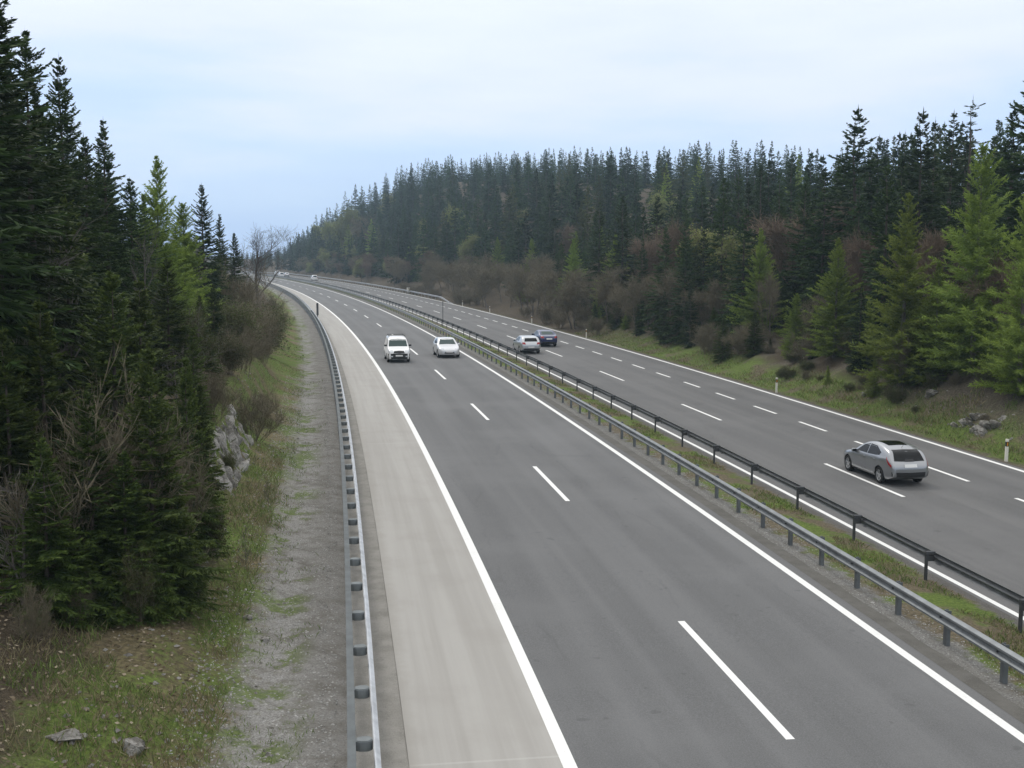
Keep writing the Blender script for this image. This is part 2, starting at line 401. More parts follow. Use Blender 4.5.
o = swept('road_shoulder', SR, np.linspace(-10.13, -7.752, 8), flat(0.002), M['concrete']); o['label'] = 'pale concrete hard shoulder'
o = swept('road_shoulder', SR, np.array([-10.98, -10.8, -10.45, -10.132]), lambda s, d: -.012+.012*wob(s, d, 3, 2), M['strip']); o['label'] = 'dark rough strip under the guardrail'
def medz(s, d):
    t = (d-.5)/(4.0-.5)
    return -.01 + t*(ZR+.0) + .06*np.sin(np.clip(t, 0, 1)*PI) + .02*wob(s, d, 2.3, 4)*np.sin(np.clip(t, 0, 1)*PI)
o = swept('median_ground', np.concatenate([dense(-80, 10, 3), dense(10, 90, .5), dense(90, 200, 2), dense(200, 721, 5)]), np.linspace(.5, 4.0, 15), medz, M['median'])
o['label'] = 'gravel and grass strip between the carriageways'
o = swept('road', SR, np.array([.35, .5, .62, .78]), lambda s, d: .004 - .02*np.clip((d-.5)/.3, 0, 1), M['gutter']); o['label'] = 'dusty gutter edge beside the median'
def marking(label, d, w, h, segs):
    V = []; F = []; n = 0
    A = {'lat': [], 'lon': []}
    for a, b in segs:
        m = max(2, int((b-a)/1.5)+1)
        ss = np.linspace(a, b, m)
        P = np.stack([road(ss, d-w/2, h), road(ss, d+w/2, h)], 1).reshape(-1, 3)
        V.append(P); i = np.arange(m-1)*2 + n
        F.append(np.stack([i, i+1, i+3, i+2], -1)); n += 2*m
    me = new_mesh('road_marking', np.concatenate(V), np.concatenate(F), [M['paint']])
    o = link('road_marking', me); tag(o, label, kind='structure')
D0 = 18.2767
marking('solid white line between hard shoulder and carriageway', -7.65, .22, .006, [(-80, 640)])
marking('solid white line beside the median gravel', 0, .20, .004, [(-80, 640)])
marking('long white dashes between the two nearer lanes', -3.846, .155, .004, [(D0+18*k, D0+18*k+6) for k in range(-5, 33)])
marking('solid white line under the dark guardrail', 4.144, .16, ZR+.004, [(-80, 640)])
marking('long white dashes of the farther carriageway', 7.893, .15, ZR+.004, [(36.3+17.75*k, 42.4+17.75*k) for k in range(-6, 32)])
marking('short white dashes along the outer lane', 11.596, .16, ZR+.004, [(38.4+5.83*k, 41.4+5.83*k) for k in range(-18, 97)])
marking('solid white line at the forest side', 14.77, .20, ZR+.004, [(-80, 640)])

# ------------------------------------------------------------------ guard rails
def sweep_profile(name, prof, svals, mat, parent, org, zoff=None):
    """closed (offset, height) loop swept along the road, with end caps"""
    n = len(prof); R = []
    for s in svals:
        dz = zoff(s) if zoff else 0
        R.append(np.stack([road(s, p[0], p[1]+dz) for p in prof]))
    V = np.concatenate(R) - np.array(org); F = []
    for i in range(len(svals)-1):
        for k in range(n): F.append((i*n+k, (i+1)*n+k, (i+1)*n+(k+1) % n, i*n+(k+1) % n))
    F += [tuple(range(n)), tuple(range((len(svals)-1)*n, len(svals)*n))[::-1]]
    return link(name, new_mesh(name, V, F, [mat]), parent)
W = [(0, .44), (.018, .447), (.078, .485), (.082, .525), (.022, .57), (.012, .595), (.022, .62), (.082, .665), (.078, .705), (.018, .743), (0, .75)]
def wloop(d, sgn, th=.006):
    f = [(d+sgn*a, z) for a, z in W]; b = [(d+sgn*(a-th), z) for a, z in W]
    return f + b[::-1]
SRAIL = np.concatenate([dense(-10, 100, 2), dense(100, 300, 5), dense(300, 641, 10)])
def post_mesh(name, mat, w, dp, z0, z1):
    mb = MB(); t = .012
    mb.prism([(-w/2, -dp/2), (w/2, -dp/2), (w/2, -dp/2+t), (-w/2+t, -dp/2+t), (-w/2+t, dp/2-t), (w/2, dp/2-t), (w/2, dp/2), (-w/2, dp/2)], z0, z1)
    return mb.mesh(name, [mat])
def place_on_rail(name, me, parent, org, s, d, z=0.0):
    o = link(name, me, parent, Vector(road(s, d, z)) - Vector(org)); o.rotation_euler = (0, 0, -heading(s)); return o
def far_posts(name, mat, parent, org, ss, d, z0, z1, w):
    mb = MB()
    for s in ss:
        p = Vector(road(s, d, (z0+z1)/2)) - Vector(org)
        mb.box(p, (w, w, (z1-z0)/2), Matrix.Rotation(-heading(s), 3, 'Z'))
    o = mb.build(name, [mat], parent); o['kind'] = 'stuff'
# left rail: W-beam to the road, channel behind, rounded spacers between
org = road(16, -10.85, -.05); rl = empty('guardrail', org)
tag(rl, 'galvanised guardrail with rounded spacers between twin beams beside pale concrete shoulder', 'guardrail')
sweep_profile('rail_beam', wloop(-10.68, 1), SRAIL, M['steel_light'], rl, org)
ch = [(-11.08, .62), (-11.08, .76), (-10.955, .76), (-10.955, .745), (-11.068, .745), (-11.068, .62)]
sweep_profile('rear_channel', ch, SRAIL, M['steel_channel'], rl, org)
pm = post_mesh('post', M['steel'], .10, .06, -.4, .742)
mb = MB()
poly = [(-.125, -.06), (-.06, -.098)] + [(.02+.108*math.sin(a), -.108*math.cos(a)) for a in np.linspace(.15, PI-.15, 11)] + [(-.06, .098), (-.125, .06)]
mb.prism(poly, .60, .745); mb.prism([(x*.88, y*.88) for x, y in poly], .745, .757); sp = mb.mesh('spacer', [M['steel_spacer']])
mb = MB(); mb.box((0, 0, .60), (.006, .16, .152), bev=.004); mb.tube([(0, -.1, .6), (.022, -.1, .6)], [.016, .016], 6); mb.tube([(0, .1, .6), (.022, .1, .6)], [.016, .016], 6)
joint = mb.mesh('beam_joint', [M['steel']])
lp = [17.6+2*i for i in range(-3, 90)]
for s in lp:
    place_on_rail('post', pm, rl, org, s, -11.0)
    if s < 150: place_on_rail('spacer', sp, rl, org, s+.0, -10.83)
far_posts('post', M['steel'], rl, org, [lp[-1]+2*i for i in range(1, 130)], -11.0, -.4, .74, .05)
mb = MB(); mb.box((0, 0, .7535), (.068, .09, .0025)); lap = mb.mesh('channel_joint', [M['steel_dark']])
for i in range(0, 30): place_on_rail('channel_joint', lap, rl, org, 18.0+4*i, -11.018)
# median rail of the nearer carriageway
org = road(16, 1.0, -.05); rm = empty('guardrail', org)
tag(rm, 'grey W-beam guardrail on short close posts on the gravel side of the median', 'guardrail')
sweep_profile('rail_beam', wloop(1.0, -1), SRAIL, M['steel_road'], rm, org)
pm = post_mesh('post', M['steel_mid'], .09, .12, -.4, .735)
mp = [18.1+2*i for i in range(-2, 97)]
for s in mp: place_on_rail('post', pm, rm, org, s, 1.13)
far_posts('post', M['steel_mid'], rm, org, [mp[-1]+2*i for i in range(1, 120)], 1.13, -.4, .73, .05)
bolt = MB(); bolt.tube([(0, 0, .595), (-.03, 0, .595)], [.022, .018], 6)
bm_ = bolt.mesh('bolt', [M['steel_dark']])
for s in mp[:40]: place_on_rail('bolt', bm_, rm, org, s, .985)
# dark rail of the farther carriageway, seen from behind
org = road(16, 3.4, ZR); rd = empty('guardrail', org)
tag(rd, 'dark guardrail on tall thin posts over the grass side of the median', 'guardrail')
sweep_profile('rail_beam', [(a, (z-.75)*.9+.75+ZR+.02) for a, z in wloop(3.60, 1)], SRAIL, M['steel_grey'], rd, org)
pm = post_mesh('post', M['steel_dark'], .055, .075, -.3, .80)
mb = MB(); mb.box((.09, 0, .735), (.125, .055, .045), bev=.012); mb.box((.10, 0, .60), (.10, .04, .07), bev=.01)
cap = mb.mesh('spacer', [M['steel_dark']])
dp = [23.0+3.93*i for i in range(-3, 88)]
for s in dp:
    place_on_rail('post', pm, rd, org, s, 3.38, ZR)
    if s < 190: place_on_rail('spacer', cap, rd, org, s, 3.38, ZR+.02)
far_posts('post', M['steel_dark'], rd, org, [dp[-1]+4*i for i in range(1, 60)], 3.38, -.3+ZR, .8+ZR, .03)
# far right rail with a turned down end
org = road(195, 15.5, ZR); rf = empty('guardrail', org)
tag(rf, 'distant pale guardrail starting with a turned-down end below the brown thicket', 'guardrail')
SF = np.concatenate([dense(193, 212, 1.5), dense(212, 300, 6), dense(300, 601, 12)])
sweep_profile('rail_beam', [(a, z+ZR) for a, z in wloop(15.62, -1)], SF, M['steel'], rf, org, lambda s: -.78*(1-sstep(193, 207, s)))
pm = post_mesh('post', M['steel'], .1, .1, -.4, .735)
for i in range(60): place_on_rail('post', pm, rf, org, 208+4*i, 15.75, ZR)

# ------------------------------------------------------------------ delineators, poles, boxes
def delineator(s, d, label, h=.95, px=None):
    if px is not None:      # where the post stands along the verge
        for D in np.arange(20, 80, .1):
            if to_road((px-512)/F_PX*D, D)[1][0] > d: break
        s = float(to_road((px-512)/F_PX*D, D)[0][0])
    p = road(s, d); p[2] += float(gz(s, d)) - .03
    t = empty('delineator_post', p, -heading(s))
    tag(t, label, 'marker post', 'delineator posts along the forest side of the road')
    mb = MB(); mb.prism([(-.06, -.05), (.06, -.05), (.03, .06), (-.03, .06)], 0, h); mb.build('post_body', [M['white_plastic']], t)
    mb = MB(); mb.prism([(-.063, -.053), (.063, -.053), (.032, .063), (-.032, .063)], h-.30, h-.10); mb.build('black_band', [M['dark_band']], t)
    mb = MB(); mb.box((0, -.056, h-.2), (.022, .004, .07)); mb.build('reflector', [M['amber']], t)
delineator(0, 15.75, 'white marker post by the road edge below the pale rocks at right', px=1013)
delineator(65, 15.55, 'white marker post on the grass verge below the tall pale green larches')
delineator(110.5, 15.5, 'white marker post just beyond the dark blue car, nearest the brown thicket')
delineator(135.5, 15.5, 'white marker post before the brown thicket, second beyond the blue car')
delineator(162, 15.5, 'white marker post before the brown thicket, third beyond the blue car')
delineator(184, 15.5, 'farthest white marker post before the turned-down rail end')
def pole(name, s, d, z0, h, r, label, cat, panel=None):
    p = road(s, d, z0); t = empty(name, p, -heading(s)); tag(t, label, cat)
    mb = MB(); mb.tube([(0, 0, -.2), (0, 0, h)], [r, r], 8); mb.build('pole', [M['steel_dark']], t)
    mb = MB(); mb.tube([(0, 0, h), (0, 0, h+.04)], [r*1.3, r*.7], 8); mb.build('cap', [M['steel_dark']], t)
    if panel:
        mb = MB(); mb.box((0, -r-.02, h-panel[1]/2), (panel[0]/2, .015, panel[1]/2), bev=.006); mb.build('panel', [M['steel_dark']], t)
pole('marker_pole', 141, -10.35, 0, 2.05, .05, 'dark upright marker pole with narrow panel beside the left guardrail', 'pole', (.26, 1.5))
pole('snow_pole', 126, 3.05, -.1, 2.9, .035, 'thin dark upright pole rising from the median by the dark guardrail', 'pole')
p = on_ground(248, 16.3); t = empty('roadside_box', p, -heading(248)); tag(t, 'small white roadside box with dark cap behind the distant guardrail', 'box')
mb = MB(); mb.box((0, 0, .85), (.32, .2, .55), bev=.03); mb.build('box_body', [M['white_plastic']], t)
mb = MB(); mb.box((0, 0, 1.46), (.36, .24, .055), bev=.02); mb.build('box_cap', [M['black']], t)
mb = MB(); mb.box((0, 0, .1), (.2, .12, .22)); mb.build('base', [M['steel']], t)

# ------------------------------------------------------------------ cars
def interp_fn(pts):
    xs, ys = zip(*sorted(pts)); return lambda x: float(np.interp(x, xs, ys))
def smooth_fn(pts):
    xs, ys = map(np.array, zip(*sorted(pts)))
    m = np.gradient(ys, xs)
    for i in range(1, len(xs)-1):
        a = (ys[i]-ys[i-1])/(xs[i]-xs[i-1]); b = (ys[i+1]-ys[i])/(xs[i+1]-xs[i])
        m[i] = 0 if a*b <= 0 else 2*a*b/(a+b)
    m[0] = (ys[1]-ys[0])/(xs[1]-xs[0]); m[-1] = (ys[-1]-ys[-2])/(xs[-1]-xs[-2])
    def f(x):
        x = min(max(x, xs[0]), xs[-1]); i = min(np.searchsorted(xs, x, 'right')-1, len(xs)-2)
        h = xs[i+1]-xs[i]; t = (x-xs[i])/h
        return float((2*t**3-3*t*t+1)*ys[i]+(t**3-2*t*t+t)*h*m[i]+(-2*t**3+3*t*t)*ys[i+1]+(t**3-t*t)*h*m[i+1])
    return f
def wheel(parent, x, y, r, w, rimmat):
    wh = empty('wheel', (x, y, r)); wh.parent = parent
    s = 1 if y > 0 else -1
    mb = MB(); mb.lathe([(r*.66, -w/2), (r*.9, -w/2), (r*.98, -w*.42), (r, -w*.25), (r, w*.25), (r*.98, w*.42), (r*.9, w/2), (r*.66, w/2), (r*.64, 0), (r*.66, -w/2)], 28)
    mb.build('tyre', [M['rubber']], wh, smooth=True)
    mb = MB(); rr = r*.67
    mb.lathe([(rr, s*w*.48), (rr*.93, s*w*.46), (rr*.9, s*w*.2), (rr*.86, s*w*.1)], 28)
    mb.lathe([(rr*.99, -s*w*.4), (rr*.99, s*w*.46)], 28)
    mb.lathe([(.001, s*w*.40), (rr*.2, s*w*.40), (rr*.24, s*w*.3), (rr*.24, s*w*.1)], 16)
    for i in range(5):
        a = 2*PI*i/5+.3
        mb.box((math.cos(a)*rr*.55, s*w*.36, math.sin(a)*rr*.55), (rr*.40, w*.05, rr*.12), Matrix.Rotation(-a, 3, 'Y'), bev=.006)
    mb.build('rim', [rimmat], wh)
    mb = MB(); mb.lathe([(.001, s*w*.05), (rr*.9, s*w*.05)], 20); mb.build('brake_disc', [M['black']], wh)
    return wh
class Car:
    def __init__(self, name, spec):
        self.sp = spec; self.root = empty(name, (0, 0, 0))
        L = spec['L']; top, belt, wid, bot = smooth_fn(spec['top']), smooth_fn(spec['belt']), smooth_fn(spec['wid']), interp_fn(spec['bot'])
        xs = sorted(set([round(x, 3) for x in np.linspace(-L/2, L/2, 47)]))
        tum = spec.get('tumble', .36)
        rings = []
        for x in xs:
            w, zb, zt, z0 = wid(x), belt(x), top(x), bot(x); zt = max(zt, zb+.015)
            h = zt-zb; wt = max(w*.955 - tum*h - .015, w*.5)
            half = [(0, z0), (w*.72, z0), (w*.93, z0+.03), (w*.985, z0+.14), (w, z0+(zb-z0)*.48), (w*.992, z0+(zb-z0)*.78), (w*.975, zb-.035), (w*.955, zb), 
                    (w*.955*.62+wt*.38, zb+h*.38), (w*.955*.28+wt*.72, zb+h*.72), (wt*.985, zb+h*.90), (wt*.90, zb+h*.965), (wt*.6, zt-.01*min(1, h*3)), (0, zt)]
            rings.append(half)
        n = len(rings[0]); V = []; F = []; full = []
        for x, half in zip(xs, rings):
            ring = [(x, y, z) for y, z in half] + [(x, -y, z) for y, z in half[-2:0:-1]]
            full.append(ring)
        m = len(full[0])
        for r_ in full: V += r_
        for i in range(len(xs)-1):
            for k in range(m): F.append((i*m+k, i*m+(k+1) % m, (i+1)*m+(k+1) % m, (i+1)*m+k))
        F += [tuple(range(m))[::-1], tuple(range((len(xs)-1)*m, len(xs)*m))]
        me = new_mesh('body', V, F, [spec['paint'], M['black']], True)
        bm = bmesh.new(); bm.from_mesh(me); bmesh.ops.recalc_face_normals(bm, faces=bm.faces[:])
        # round the front and rear edges
        caps = [e for e in bm.edges if len([f for f in e.link_faces if len(f.verts) > 4]) == 1]
        bmesh.ops.bevel(bm, geom=caps, offset=spec.get('endround', .05), segments=3, affect='EDGES', profile=.5)
        bm.to_mesh(me); bm.free()
        ob = link('body', me, self.root)
        cuts = []
        r = spec['wr']
        for wx in spec['wx']:
            mb = MB(); mb.lathe([(.001, -2), (r+.055, -2), (r+.055, -(spec['W']/2-.27)), (.001, -(spec['W']/2-.27))], 32, 1)
            mb.lathe([(.001, spec['W']/2-.27), (r+.055, spec['W']/2-.27), (r+.055, 2), (.001, 2)], 32, 1)
            bm = bmesh.new(); cm = mb.mesh('cutter', [spec['paint'], M['black']]); bm.from_mesh(cm)
            bmesh.ops.remove_doubles(bm, verts=bm.verts, dist=.002); bmesh.ops.recalc_face_normals(bm, faces=bm.faces[:]); bm.to_mesh(cm); bm.free()
            c = link('cutter', cm); c.location = (wx, 0, r); cuts.append(c)
            md = ob.modifiers.new('b', 'BOOLEAN'); md.operation = 'DIFFERENCE'; md.object = c; md.solver = 'EXACT'
        bpy.context.view_layer.update()
        dg = bpy.context.evaluated_depsgraph_get()
        nm = bpy.data.meshes.new_from_object(ob.evaluated_get(dg))
        ob.modifiers.clear(); ob.data = nm
        for c in cuts: bpy.data.objects.remove(c, do_unlink=True)
        nm.polygons.foreach_set('use_smooth', np.ones(len(nm.polygons), bool))
        try: nm.set_sharp_from_angle(angle=math.radians(32))
        except Exception: pass
        self.body = ob
        bm = bmesh.new(); bm.from_mesh(me); self.bvh = BVHTree.FromBMesh(bm); bm.free()
        for wx in spec['wx']:
            for sy in (1, -1): wheel(self.root, wx, sy*(spec['W']/2-.125), r, .21, spec.get('rim', M['alloy']))
    def patch(self, name, mat, view, lower, upper, off=.006, nu=8, nv=4, parent=None, thick=0.0):
        """surface piece lying on the body: lower and upper edge curves given in the plane seen from view"""
        lo = np.array(lower, float); up = np.array(upper, float)
        def samp(c, t):
            x = np.linspace(0, 1, len(c)); return np.array([np.interp(t, x, c[:, 0]), np.interp(t, x, c[:, 1])])
        G = []
        for i in range(nu+1):
            a, b = samp(lo, i/nu), samp(up, i/nu)
            for j in range(nv+1):
                q = a + (b-a)*j/nv
                if view == 'left': o, d = Vector((q[0], 3, q[1])), Vector((0, -1, 0))
                elif view == 'right': o, d = Vector((q[0], -3, q[1])), Vector((0, 1, 0))
                elif view == 'front': o, d = Vector((6, q[0], q[1])), Vector((-1, 0, 0))
                elif view == 'rear': o, d = Vector((-6, q[0], q[1])), Vector((1, 0, 0))
                else: o, d = Vector((q[0], q[1], 4)), Vector((0, 0, -1))
                h = self.bvh.ray_cast(o, d)
                if h[0] is None:
                    nr = self.bvh.find_nearest(o + d*(o.length)); G.append(nr[0]+nr[1]*off)
                else: 
                    nn = h[1] if h[1].dot(d) < 0 else -h[1]
                    G.append(h[0]+nn*off)
        F = []
        for i in range(nu):
            for j in range(nv):
                k = i*(nv+1)+j; f = (k, k+1, k+nv+2, k+nv+1); F.append(f)
        me = new_mesh(name, G, F, [mat], True)
        o = link(name, me, parent or self.root)
        bm = bmesh.new(); bm.from_mesh(me)
        bmesh.ops.recalc_face_normals(bm, faces=bm.faces[:])
        f0 = bm.faces[len(bm.faces)//2] if False else None
        bm.faces.ensure_lookup_table()
        want = {'left': Vector((0, 1, 0)), 'right': Vector((0, -1, 0)), 'front': Vector((1, 0, 0)), 'rear': Vector((-1, 0, 0)), 'top': Vector((0, 0, 1))}[view]
        if sum((f.normal for f in bm.faces), Vector()).dot(want) < 0: bmesh.ops.reverse_faces(bm, faces=bm.faces[:])
        # give the pane its thickness inwards
        ext = bmesh.ops.extrude_face_region(bm, geom=bm.faces[:], use_keep_orig=True)
        vs = [v for v in ext['geom'] if isinstance(v, bmesh.types.BMVert)]
        for v in vs: v.co -= want*(off+.004)
        bmesh.ops.recalc_face_normals(bm, faces=bm.faces[:])
        bm.to_mesh(me); bm.free()
        me.polygons.foreach_set('use_smooth', np.ones(len(me.polygons), bool))
        try: me.set_sharp_from_angle(angle=math.radians(40))
        except Exception: pass
        return o
    def both(self, name, mat, lower, upper, **kw):
        return [self.patch(name, mat, v, lower, upper, **kw) for v in ('left', 'right')]
    def mirrored(self, name, mat, view, lower, upper, **kw):
        r = [self.patch(name, mat, view, lower, upper, **kw)]
        r.append(self.patch(name, mat, view, [(-a, b) for a, b in lower], [(-a, b) for a, b in upper], **kw)); return r
    def mirror(self, x, y, z, mat):
        for s in (1, -1):
            m = MB(); m.box((x, s*(y+.1), z), (.055, .10, .07), bev=.03); m.box((x+.01, s*(y-.01), z-.04), (.03, .06, .02), bev=.008)
            o = m.build('mirror', [mat], self.root, smooth=True)
            m = MB(); m.box((x-.056, s*(y+.1), z), (.004, .08, .05), bev=.003); m.build('mirror_glass', [M['glass']], o)
    def handle(self, x, z, mat, parents=None):
        for i, v in enumerate(('left', 'right')):
            self.patch('handle', mat, v, [(x-.09, z-.015), (x+.09, z-.015)], [(x-.09, z+.02), (x+.09, z+.02)], off=.03, nu=2, nv=1, parent=parents[i] if parents else None)
    def plate(self, view, z, w=.26, h=.055, off=.02):
        self.patch('number_plate', M['plate'], view, [(-w, z-h), (w, z-h)], [(-w, z+h), (w, z+h)], off=off, nu=2, nv=1)
    def place(self, s, d, sgn, label, z=0.0, group=None):
        self.root.location = road(s, d, z); self.root.rotation_euler = (0, 0, PI/2-heading(s) + (PI if sgn < 0 else 0))
        tag(self.root, label, self.sp.get('cat', 'car'), group)

# silver hatchback, nearest
paint = mat_carpaint('silver_paint', (.31, .32, .335), .75)
c = Car('hatchback_car', dict(L=4.50, W=1.80, paint=paint, wr=.325, wx=(1.36, -1.34), tumble=.40, endround=.09,
    top=[(2.25, .58), (2.1, .70), (1.7, .83), (1.2, .93), (.95, .99), (.35, 1.33), (-.05, 1.46), (-.5, 1.50), (-1.1, 1.46), (-1.6, 1.36), (-1.78, 1.30), (-2.06, 1.0), (-2.17, .90), (-2.25, .74)],
    belt=[(2.25, .55), (2.0, .68), (1.2, .86), (.9, .91), (-.5, .97), (-1.4, 1.03), (-1.8, 1.05), (-2.05, .93), (-2.25, .68)],
    wid=[(2.25, .52), (2.1, .70), (1.8, .84), (1.3, .895), (-1.3, .895), (-1.8, .85), (-2.15, .78), (-2.25, .72)],
    bot=[(2.25, .26), (1.9, .2), (-1.9, .22), (-2.25, .36)]))
c.patch('windscreen', M['glass'], 'front', [(-.66, .99), (0, 1.0), (.66, .99)], [(-.50, 1.38), (0, 1.41), (.50, 1.38)])
c.patch('rear_window', M['glass'], 'rear', [(-.63, .975), (0, .955), (.63, .975)], [(-.55, 1.30), (0, 1.325), (.55, 1.30)], off=.01)
c.both('side_window', M['glass'], [(.72, 1.00), (.3, 1.00), (-.20, 1.01)], [(.62, 1.03), (.22, 1.29), (-.20, 1.385)])
c.both('side_window', M['glass'], [(-.26, 1.01), (-.9, 1.05), (-1.22, 1.09)], [(-.26, 1.39), (-.8, 1.385), (-1.30, 1.20)])
dl = c.both('door', paint, [(.86, .30), (.2, .29), (-.22, .29)], [(.84, .90), (.2, .945), (-.22, .965)], off=.005, nu=6, nv=5)
dr = c.both('door', paint, [(-.245, .29), (-.8, .30), (-1.02, .40)], [(-.245, .965), (-.8, .99), (-1.1, 1.0)], off=.005, nu=6, nv=5)
c.handle(-.08, .86, paint, dl); c.handle(-.93, .89, paint, dr)
c.patch('sunroof', M['glass'], 'top', [(-1.15, -.40), (0.02, -.44)], [(-1.15, .40), (0.02, .44)], nu=6, nv=6)
c.patch('spoiler', M['black'], 'top', [(-1.74, -.54), (-1.63, -.54)], [(-1.74, .54), (-1.63, .54)], off=.012, nu=2, nv=8)
for v in ('left', 'right'):
    c.patch('tail_light', M['red_lens'], v, [(-2.14, .74), (-1.97, .84), (-1.82, 1.02)], [(-2.11, .83), (-1.93, .95), (-1.78, 1.09)], off=.014)
c.mirrored('headlight', M['clear_lens'], 'front', [(.42, .62), (.74, .66)], [(.44, .74), (.78, .80)], off=.01)
c.patch('grille', M['black'], 'front', [(-.3, .40), (.3, .40)], [(-.26, .64), (.26, .64)], off=.01)
c.patch('rear_bumper', M['black'], 'rear', [(-.74, .39), (0, .37), (.74, .39)], [(-.77, .57), (0, .55), (.77, .57)], off=.015, nv=3)
c.both('sill', M['black'], [(.9, .235), (-.9, .235)], [(.9, .30), (-.9, .30)], off=.008, nu=4, nv=1)
c.patch('tailgate_panel', M['black'], 'rear', [(-.20, .955), (.20, .955)], [(-.17, 1.03), (.17, 1.03)], off=.02, nu=4, nv=2)
c.plate('rear', .80); c.mirror(.72, .83, .985, paint)
mb = MB(); mb.tube([(-1.45, 0, 1.40), (-1.62, 0, 1.56)], [.008, .004], 5); mb.build('aerial', [M['black']], c.root)
c.root.scale = (.90, .91, .93)
c.place(39.75, 8.93, 1, 'silver five-door hatchback with dark sunroof and slanted tail lights, largest car', ZR+.0)

# grey-silver hatch in the left lane of the far carriageway
def hatch(name, paint, roofdrop=0.0, sedan=False):
    tail = [(-.7, 1.46), (-1.3, 1.40), (-1.62, 1.32), (-1.95, 1.0), (-2.08, .88), (-2.13, .74)] if not sedan else [(-.6, 1.42), (-1.0, 1.36), (-1.65, 1.05), (-1.9, 1.01), (-2.2, .95), (-2.3, .74)]
    L2 = 2.13 if not sedan else 2.3
    c = Car(name, dict(L=2*L2, W=1.76, paint=paint, wr=.31, wx=(1.32, -1.26), tumble=.38, endround=.07,
      top=[(L2, .60), (L2-.15, .71), (1.6, .84), (1.1, .93), (.85, .99), (.2, 1.38), (-.1, 1.44)]+tail,
      belt=[(L2, .57), (L2-.25, .68), (1.1, .87), (.8, .91), (-.5, .95), (-1.5, .99), (-1.85, .94), (-L2, .70)],
      wid=[(L2, .60), (L2-.2, .76), (1.5, .86), (1., .88), (-1.3, .88), (-1.8, .85), (-L2, .72)], bot=[(L2, .26), (1.7, .2), (-1.7, .22), (-L2, .33)]))
    c.patch('windscreen', M['glass_green'], 'front', [(-.66, .98), (0, 1.0), (.66, .98)], [(-.52, 1.35), (0, 1.38), (.52, 1.35)])
    if sedan: c.patch('rear_window', M['glass_green'], 'rear', [(-.56, 1.07), (.56, 1.07)], [(-.46, 1.33), (.46, 1.33)])
    else: c.patch('rear_window', M['glass'], 'rear', [(-.56, 1.02), (.56, 1.02)], [(-.48, 1.29), (.48, 1.29)])
    c.both('side_window', M['glass'], [(.62, .99), (-.2, 1.0)], [(.5, 1.05), (-.2, 1.36)])
    c.both('side_window', M['glass'], [(-.26, 1.0), (-1.0, 1.02)], [(-.26, 1.36), (-.95, 1.25 if sedan else 1.33)])
    zt = .80
    c.mirrored('tail_light', M['red_lens'], 'rear', [(.46, zt-.02), (.74, zt)], [(.52, zt+.15), (.74, zt+.15)], off=.015)
    c.mirrored('headlight', M['clear_lens'], 'front', [(.40, .62), (.70, .66)], [(.44, .74), (.74, .78)], off=.012)
    c.patch('grille', M['black'], 'front', [(-.4, .36), (.4, .36)], [(-.36, .47), (.36, .47)], off=.012)
    c.patch('rear_bumper', M['black'], 'rear', [(-.66, .34), (.66, .34)], [(-.68, .46), (.68, .46)], off=.012, nv=2)
    c.handle(-.1, .84, paint); c.handle(-.95, .86, paint); c.mirror(.62, .81, .97, paint)
    c.plate('rear', .56 if not sedan else .72); c.plate('front', .50)
    return c
c1 = hatch('hatchback_car', mat_carpaint('grey_silver_paint', (.46, .48, .50), .6))
c1.place(94.2, 5.85, 1, 'pale silver hatchback close to the dark guardrail, beside the dark blue car', ZR)
c2 = hatch('saloon_car', mat_carpaint('dark_blue_paint', (.012, .02, .085), .3), sedan=True)
c2.place(101.2, 8.95, 1, 'dark blue saloon car with pale plate beside the silver hatchback', ZR)
c3 = hatch('hatchback_car', mat_carpaint('white_silver_paint', (.60, .61, .62), .3))
c3.place(88.9, -1.72, -1, 'pale silver car coming towards the camera in the lane next to the median')
# white van
vp = mat_carpaint('van_white_paint', (.80, .80, .80), .0, .4)
v = Car('delivery_van', dict(cat='van', L=4.12, W=1.72, paint=vp, wr=.31, wx=(1.28, -1.40), tumble=.20, endround=.06,
    top=[(2.06, .66), (1.95, .84), (1.7, .98), (1.25, 1.08), (1.1, 1.13), (.55, 1.66), (.3, 1.76), (-.4, 1.82), (-1.7, 1.80), (-1.98, 1.74), (-2.06, 1.4)],
    belt=[(2.06, .62), (1.85, .78), (1.2, 1.0), (.9, 1.05), (-1.9, 1.06), (-2.06, 1.0)],
    wid=[(2.06, .66), (1.9, .79), (1.5, .85), (1., .86), (-1.6, .86), (-2.0, .83), (-2.06, .78)], bot=[(2.06, .24), (1.7, .2), (-1.7, .22), (-2.06, .3)]))
v.patch('windscreen', M['glass_green'], 'front', [(-.70, 1.13), (0, 1.14), (.70, 1.13)], [(-.62, 1.62), (0, 1.66), (.62, 1.62)])
v.both('side_window', M['glass'], [(.92, 1.12), (.05, 1.12)], [(.68, 1.36), (.05, 1.62)])
v.patch('rear_window', M['glass'], 'rear', [(-.55, 1.15), (.55, 1.15)], [(-.5, 1.6), (.5, 1.6)])
v.mirrored('headlight', M['clear_lens'], 'front', [(.42, .72), (.76, .74)], [(.46, .90), (.76, .93)], off=.015)
v.patch('grille', M['black'], 'front', [(-.42, .70), (0, .70), (.42, .70)], [(-.36, .84), (0, .87), (.36, .84)], off=.015)
v.patch('front_bumper', M['black'], 'front', [(-.76, .28), (0, .27), (.76, .28)], [(-.78, .66), (0, .68), (.78, .66)], off=.03, nv=3)
v.mirrored('fog_light', M['clear_lens'], 'front', [(.46, .42), (.64, .42)], [(.46, .51), (.64, .51)], off=.045, nu=3, nv=2)
v.mirrored('tail_light', M['red_lens'], 'rear', [(.66, .85), (.78, .85)], [(.66, 1.2), (.76, 1.2)], off=.015)
